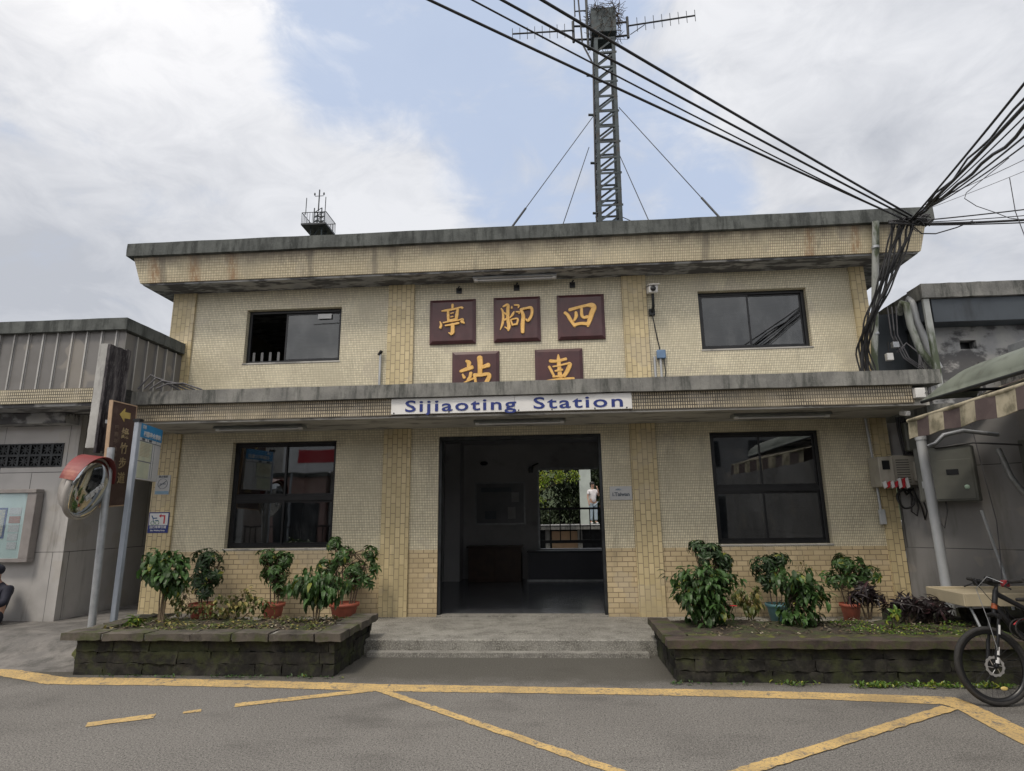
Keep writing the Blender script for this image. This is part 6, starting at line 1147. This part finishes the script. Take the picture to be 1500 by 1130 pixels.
# distant weather mast
wm = thing('weather_mast', 'small distant lattice mast with railed platform and wind vane behind the roof', 'mast', (-13.3, 20.6, 0))
def lat(mb, x, y, z0, z1, h, n, r_):
    for sx in (-1, 1):
        for sy in (-1, 1): mb.tube([(x+sx*h, y+sy*h, z0), (x+sx*h, y+sy*h, z1)], r_, 5)
    for k in range(n):
        a = z0+(z1-z0)*k/n; b_ = z0+(z1-z0)*(k+1)/n
        for sy in (-1, 1): mb.tube([(x-h, y+sy*h, a), (x+h, y+sy*h, b_)], r_*.7, 4); mb.tube([(x+h, y+sy*h, a), (x-h, y+sy*h, a)], r_*.7, 4)
        for sx in (-1, 1): mb.tube([(x+sx*h, y-h, a), (x+sx*h, y+h, b_)], r_*.7, 4)
m = MB(); lat(m, -13.3, 20.7, 0, 18.1, .32, 22, .04); m.build('tower', M_tower, wm); m = MB(); lat(m, -13.3, 20.7, 18.15, 19.3, .22, 4, .035); m.build('top_frame', M_tower, wm); MB().box(-14.05, -12.6, 20.0, 21.5, 18.02, 18.12).build('deck', M_darkmetal, wm)
m = MB(); cs = [(-14.03, 20.02), (-12.62, 20.02), (-12.62, 21.48), (-14.03, 21.48)]
for k in range(4):
    a, b_ = Vector((*cs[k], 0)), Vector((*cs[(k+1) % 4], 0)); m.tube([a+Vector((0, 0, 18.78)), b_+Vector((0, 0, 18.78))], .022, 5)
    for j in range(9): q = a.lerp(b_, j/9); m.tube([q+Vector((0, 0, 18.1)), q+Vector((0, 0, 18.78))], .014, 4)
m.build('railing', M_darkmetal, wm); m = MB(); m.tube([(-13.2, 20.3, 19.0), (-13.2, 20.3, 20.35)], .035, 6); m.tube([(-13.45, 20.3, 19.95), (-12.95, 20.3, 19.95)], .02, 5); m.build('vane_pole', M_darkmetal, wm)
for x in (-13.47, -12.93): MB().sphere((x, 20.3, 20.08), .07, 8, 6, (.7, .7, 1.4)).build('wind_cup', M_darkmetal, wm)
for x in (-13.85, -12.72): MB().tube([(x, 20.1, 18.7), (x, 20.1, 19.75)], .024, 5).build('lightning_rod', M_darkmetal, wm)

# ================================================================== overhead cables
def sag(a, b_, s_, n=22): a, b_ = Vector(a), Vector(b_); return [a.lerp(b_, i/n)-Vector((0, 0, s_*4*(i/n)*(1-i/n))) for i in range(n+1)]
def wire(pts, r_, label, group=None, mat=None, name='overhead_cable'): return tag(MB().tube(pts, r_, 6).build(name, mat or M_cable), label, 'cable', group)
GA = 'cables running from the roof corner over the street'
K = Vector((5.66, -.95, 6.27))
def ext(a, b_, k): a, b_ = Vector(a), Vector(b_); return b_+(b_-a)*k
for i, (p, a, r_, s_, lb) in enumerate((((-1.66, -5, 7.32), (5.56, -.95, 6.28), .016, .10, 'lowest thick cable crossing the sky to the upper left'), ((-.73, -5, 7.03), (5.60, -.95, 6.24), .010, .16, 'thin cable crossing in front of the mast, second from below'), ((-.45, -5, 6.96), (5.66, -.95, 6.29), .015, .10, 'thick cable crossing in front of the mast, second from above'), ((-.10, -5, 6.95), (5.72, -.95, 6.31), .017, .08, 'uppermost thick cable crossing in front of the nest'))):
    e = ext(a, p, .9); wire(sag(a, e, s_), r_, lb, GA)
UR = [((4.48, -5, 5.74), .014, 'outermost left cable of the bundle rising to the upper right'), ((4.45, -5, 5.58), .013, 'second cable of the bundle rising to the upper right'), ((4.43, -5, 5.50), .020, 'thickest black cable of the bundle rising to the upper right'), ((4.41, -5, 5.39), .008, 'thin cable just below the thickest one, rising to the upper right'), ((4.39, -5, 5.28), .018, 'thick twisted cable in the lower half of the bundle to the upper right'), ((4.37, -5, 5.19), .010, 'cable near the bottom of the bundle to the upper right'), ((4.35, -5, 5.10), .008, 'lowest cable of the bundle to the upper right')]
for i, (p, r_, lb) in enumerate(UR):
    a = K+Vector((.02+.03*i, -.02*i, -.05+.02*i)); e = ext(a, p, .6); P = sag(a, e, .05+.01*i)
    if i in (1, 4): P = [q+Vector((.015*math.sin(k*1.3), 0, .02*math.sin(k*1.7+i))) for k, q in enumerate(P)]
    wire(P, r_, lb, GA)
GR = 'cables running to the right from the roof corner'
for i, (p, r_, s_, lb) in enumerate((((7.66, -.9, 6.40), .010, .03, 'uppermost cable running right from the roof corner'), ((7.64, -.9, 6.31), .007, .05, 'thin second cable running right from the roof corner'), ((7.62, -.9, 6.23), .018, .05, 'thick third cable running right from the roof corner'), ((7.61, -.9, 6.17), .010, .04, 'lowest cable running right from the roof corner'))):
    a = K+Vector((.0, 0, -.06-.02*i)); wire(sag(a, ext(a, p, .8), s_), r_, lb, GR)
wire(sag((5.95, -.9, 6.5), (8.6, -3.2, 7.3), .08), .005, 'thin wire rising gently right above the horizontal cables', GR, M_greycable); wire(sag((5.95, -.9, 6.42), (8.4, -2.2, 7.05), .04), .004, 'thinnest wire rising right close to the horizontal cables', GR, M_greycable)
wire([(6.9, -1.5, 6.9), (6.6, -.95, 6.66), (6.58, -.92, 6.58), (6.75, -.9, 6.45), (7.0, -.9, 6.33), (7.2, -.9, 6.22), (7.6, -.9, 6.14)], .006, 'curly thin wire hooking down over the cables on the right', None, M_greycable); wire([(7.17, -1.1, 6.80), (7.27, -.95, 6.3), (7.40, -.9, 5.70), (7.5, -.9, 5.2)], .006, 'thin wire dropping steeply at the right picture edge', None, M_greycable)
wire([(5.7, -.95, 6.15), (5.82, -.95, 6.0), (6.05, -.92, 6.0), (6.4, -.9, 6.1), (6.65, -.9, 6.2)], .010, 'slack cable hanging in a shallow loop right of the roof corner')
# the bundle falling down the corner
random.seed(21); GB = 'twisted cables falling from the roof corner to the canopy'
names = ['leftmost', 'second', 'third', 'fourth', 'fifth', 'sixth', 'seventh', 'rightmost']
for i in range(8):
    f = i/7; P = []
    top = Vector((5.42+.34*f, -.93+.05*math.sin(i*2), 6.22-.02*(i % 3)))
    m1 = Vector((5.33+.31*f, -.84, 5.82)); m2 = Vector((5.17+.22*f, -.70, 5.25)); m3 = Vector((5.00+.15*f, -.5, 4.70)); m4 = Vector((4.93+.20*f, -.30, 4.25)); m5 = Vector((4.95+.30*f, -.25, 3.60))
    C_ = [top, m1, m2, m3, m4, m5]
    for k in range(5):
        p0, p1, p2, p3 = C_[max(k-1, 0)], C_[k], C_[k+1], C_[min(k+2, 5)]
        for j in range(6):
            u = j/6; P.append(.5*((2*p1)+(p2-p0)*u+(2*p0-5*p1+4*p2-p3)*u*u+(3*p1-p0-3*p2+p3)*u**3)+Vector((.014*math.sin(k*6+j+i*1.9), .02*math.cos((k*6+j)*.8+i), 0)))
    P.append(m5); wire(P, random.choice((.013, .016, .020)), names[i]+' cable of the twisted bundle falling down the right corner', GB)
kt = MB()
for k in range(14):
    a = random.random()*6.28; P = [K+Vector((-.30+.6*u+.03*math.sin(9*u+k), .04*math.sin(k+5*u), -.05+.05*math.sin(4*u+k)+.10*u*random.choice((-1, .3, 1))*.6)) for u in [i/8 for i in range(9)]]; kt.tube(P, random.choice((.008, .012, .015)), 5)
kt.tube([K+Vector((.10+.09*math.cos(a), -.05, -.16+.10*math.sin(a))) for a in [i*.5 for i in range(10)]], .007, 5)
tag(kt.build('cable_knot', M_cable), 'tangled knot of black cables under the right end of the roof edge', 'cable')
MB_ = MB(); MB_.tube([K+Vector((0, .3, 0)), K+Vector((.03, .05, .0)), K+Vector((.12, -.02, .02))], .025, 6); tag(MB_.build('cable_bracket', M_darkmetal), 'steel bracket holding the cable knot at the roof corner', 'bracket')

# ================================================================== the other side of the street (mirrored in the windows)
def shop(x0, x1, y, h, name, label, wallm, sign=None, floors=2, d=6, sz=1.4):
    t = thing(name, label, 'building', ((x0+x1)/2, y, 0)); w = (x1-x0)/2
    MB().box(-w, w, -d, 0, 0, h).build('wall', wallm, t, local=True); MB().box(-w-.1, w+.1, -d, .12, h+.002, h+.2).build('roof_cap', M_cap, t, local=True)
    n = max(1, int((x1-x0)/2.4))
    for f in range(1, floors):
        for k in range(n): cx = -w+(k+.5)*2*w/n; a = MB().box(cx-.6, cx+.6, .003, .05, f*3+.9, f*3+2.1).build('window', M_darkmetal, t, local=True); MB().box(cx-.54, cx+.54, .053, .06, f*3+.96, f*3+2.04).build('pane', M_black, a, local=True)
    MB().box(-w+.3, w-.3, .003, .04, .05, 2.5).build('shutter', M_darkmetal, t, local=True)
    if sign:
        s_ = MB().box(-w+.05, w-.05, .9, 1.15, 2.75+sz, 4.2+sz).build('sign_box', M_white, t, local=True); MB().box(-w+.7, w-.5, 1.151, 1.16, 3.05+sz, 3.85+sz).build('stripe', M_red, s_, local=True); MB().box(-w+.05, w-.05, .0, .9, 2.75+sz, 2.85+sz).build('canopy', M_white, t, local=True)
    return t
M_pink = tile('pink_brick', (.42, .26, .22), (.36, .22, .19), (.25, .18, .16), .25, .09, .01); M_wt = pm('pale_town_wall', (.48, .47, .44), (.38, .37, .35), 1, .9, bump=0, stain=(.15, .15, .14), samt=.6)
shop(-24, -15.6, -19, 6.5, 'corner_shop', 'pale shop with red and white sign band across the street, further left', M_wt, True); shop(-14.0, -11.2, -18.3, 3.75, 'brick_house', 'low pink brick house across the street between two sign bands', M_pink, None, 1)
shop(-11.1, -5.5, -18.6, 6.4, 'corner_shop', 'pale shop with red and white sign band across the street, nearer', M_wt, True); shop(-5.2, 3.0, -19, 6.2, 'town_house', 'two storey grey house across the street opposite the doorway', M_render, None, 2); shop(3.2, 11, -18.5, 5.6, 'town_house', 'two storey dark house across the street opposite the right window', M_rw, None, 2)
# small clutter on the dark wall at the right
wire([(6.02, -.98, 3.05), (6.03, -1.05, 2.3), (6.02, -1.15, 1.6), (5.92, -1.25, 1.15), (5.85, -1.3, .85)], .006, 'thin wire hanging down the dark wall behind the bicycle', None, M_greycable, 'hanging_wire')
wire([(5.55, -.45, 3.1), (5.58, -.62, 2.75), (5.66, -.70, 2.66), (6.0, -1.0, 2.70), (6.5, -1.3, 2.62)], .014, 'black cable sagging above the grey wall cabinet', None, M_cable, 'hanging_wire')
wire([(5.60, -.5, 1.95), (5.55, -.6, 1.7), (5.62, -.66, 1.5), (5.70, -.66, 1.75), (5.72, -.62, 1.95)], .010, 'black cable loop under the left edge of the grey wall cabinet', None, M_cable, 'hanging_wire')
t = thing('meter_box', 'small round glass meter on the wall right of the grey wall cabinet', 'meter', (6.62, -1.32, 2.35), rad(-42)); MB().box(-.10, .10, -.10, 0, -.14, .14).build('box', M_cabg, t, local=True, bevel=.01); MB().lathe((0, -.10, .02), [(0, -.05), (.06, -.045), (.07, -.02), (.07, 0)], 16, 'y').build('dial', M_white, t, local=True)
t = thing('street_sign_box', 'white sign box with long red stripe above the pink house across the street', 'sign', (-9.3, -17.2, 3.9)); MB().box(-3.6, 2.6, -.25, 0, .0, 1.45).build('box', M_white, t, local=True); MB().box(-2.9, 2.4, .001, .01, .42, 1.05).build('stripe', M_red, t, local=True); MB().tube([(-3.2, -.1, 0), (-3.2, -.1, -3.9)], .06, 8).build('post', M_galv, t, local=True); MB().tube([(2.2, -.1, 0), (2.2, -.1, -3.9)], .06, 8).build('post', M_galv, t, local=True)
t = thing('street_railing', 'dark railing across the street in front of the pink house', 'railing', (-9.7, -12.9, 0)); MB().box(-2.6, 2.6, -.03, .03, 1.42, 1.48).build('top_rail', M_black, t, local=True)
for k in range(22): MB().box(-2.55+k*.24-.015, -2.55+k*.24+.015, -.015, .015, 0, 1.42).build('baluster', M_black, t, local=True)
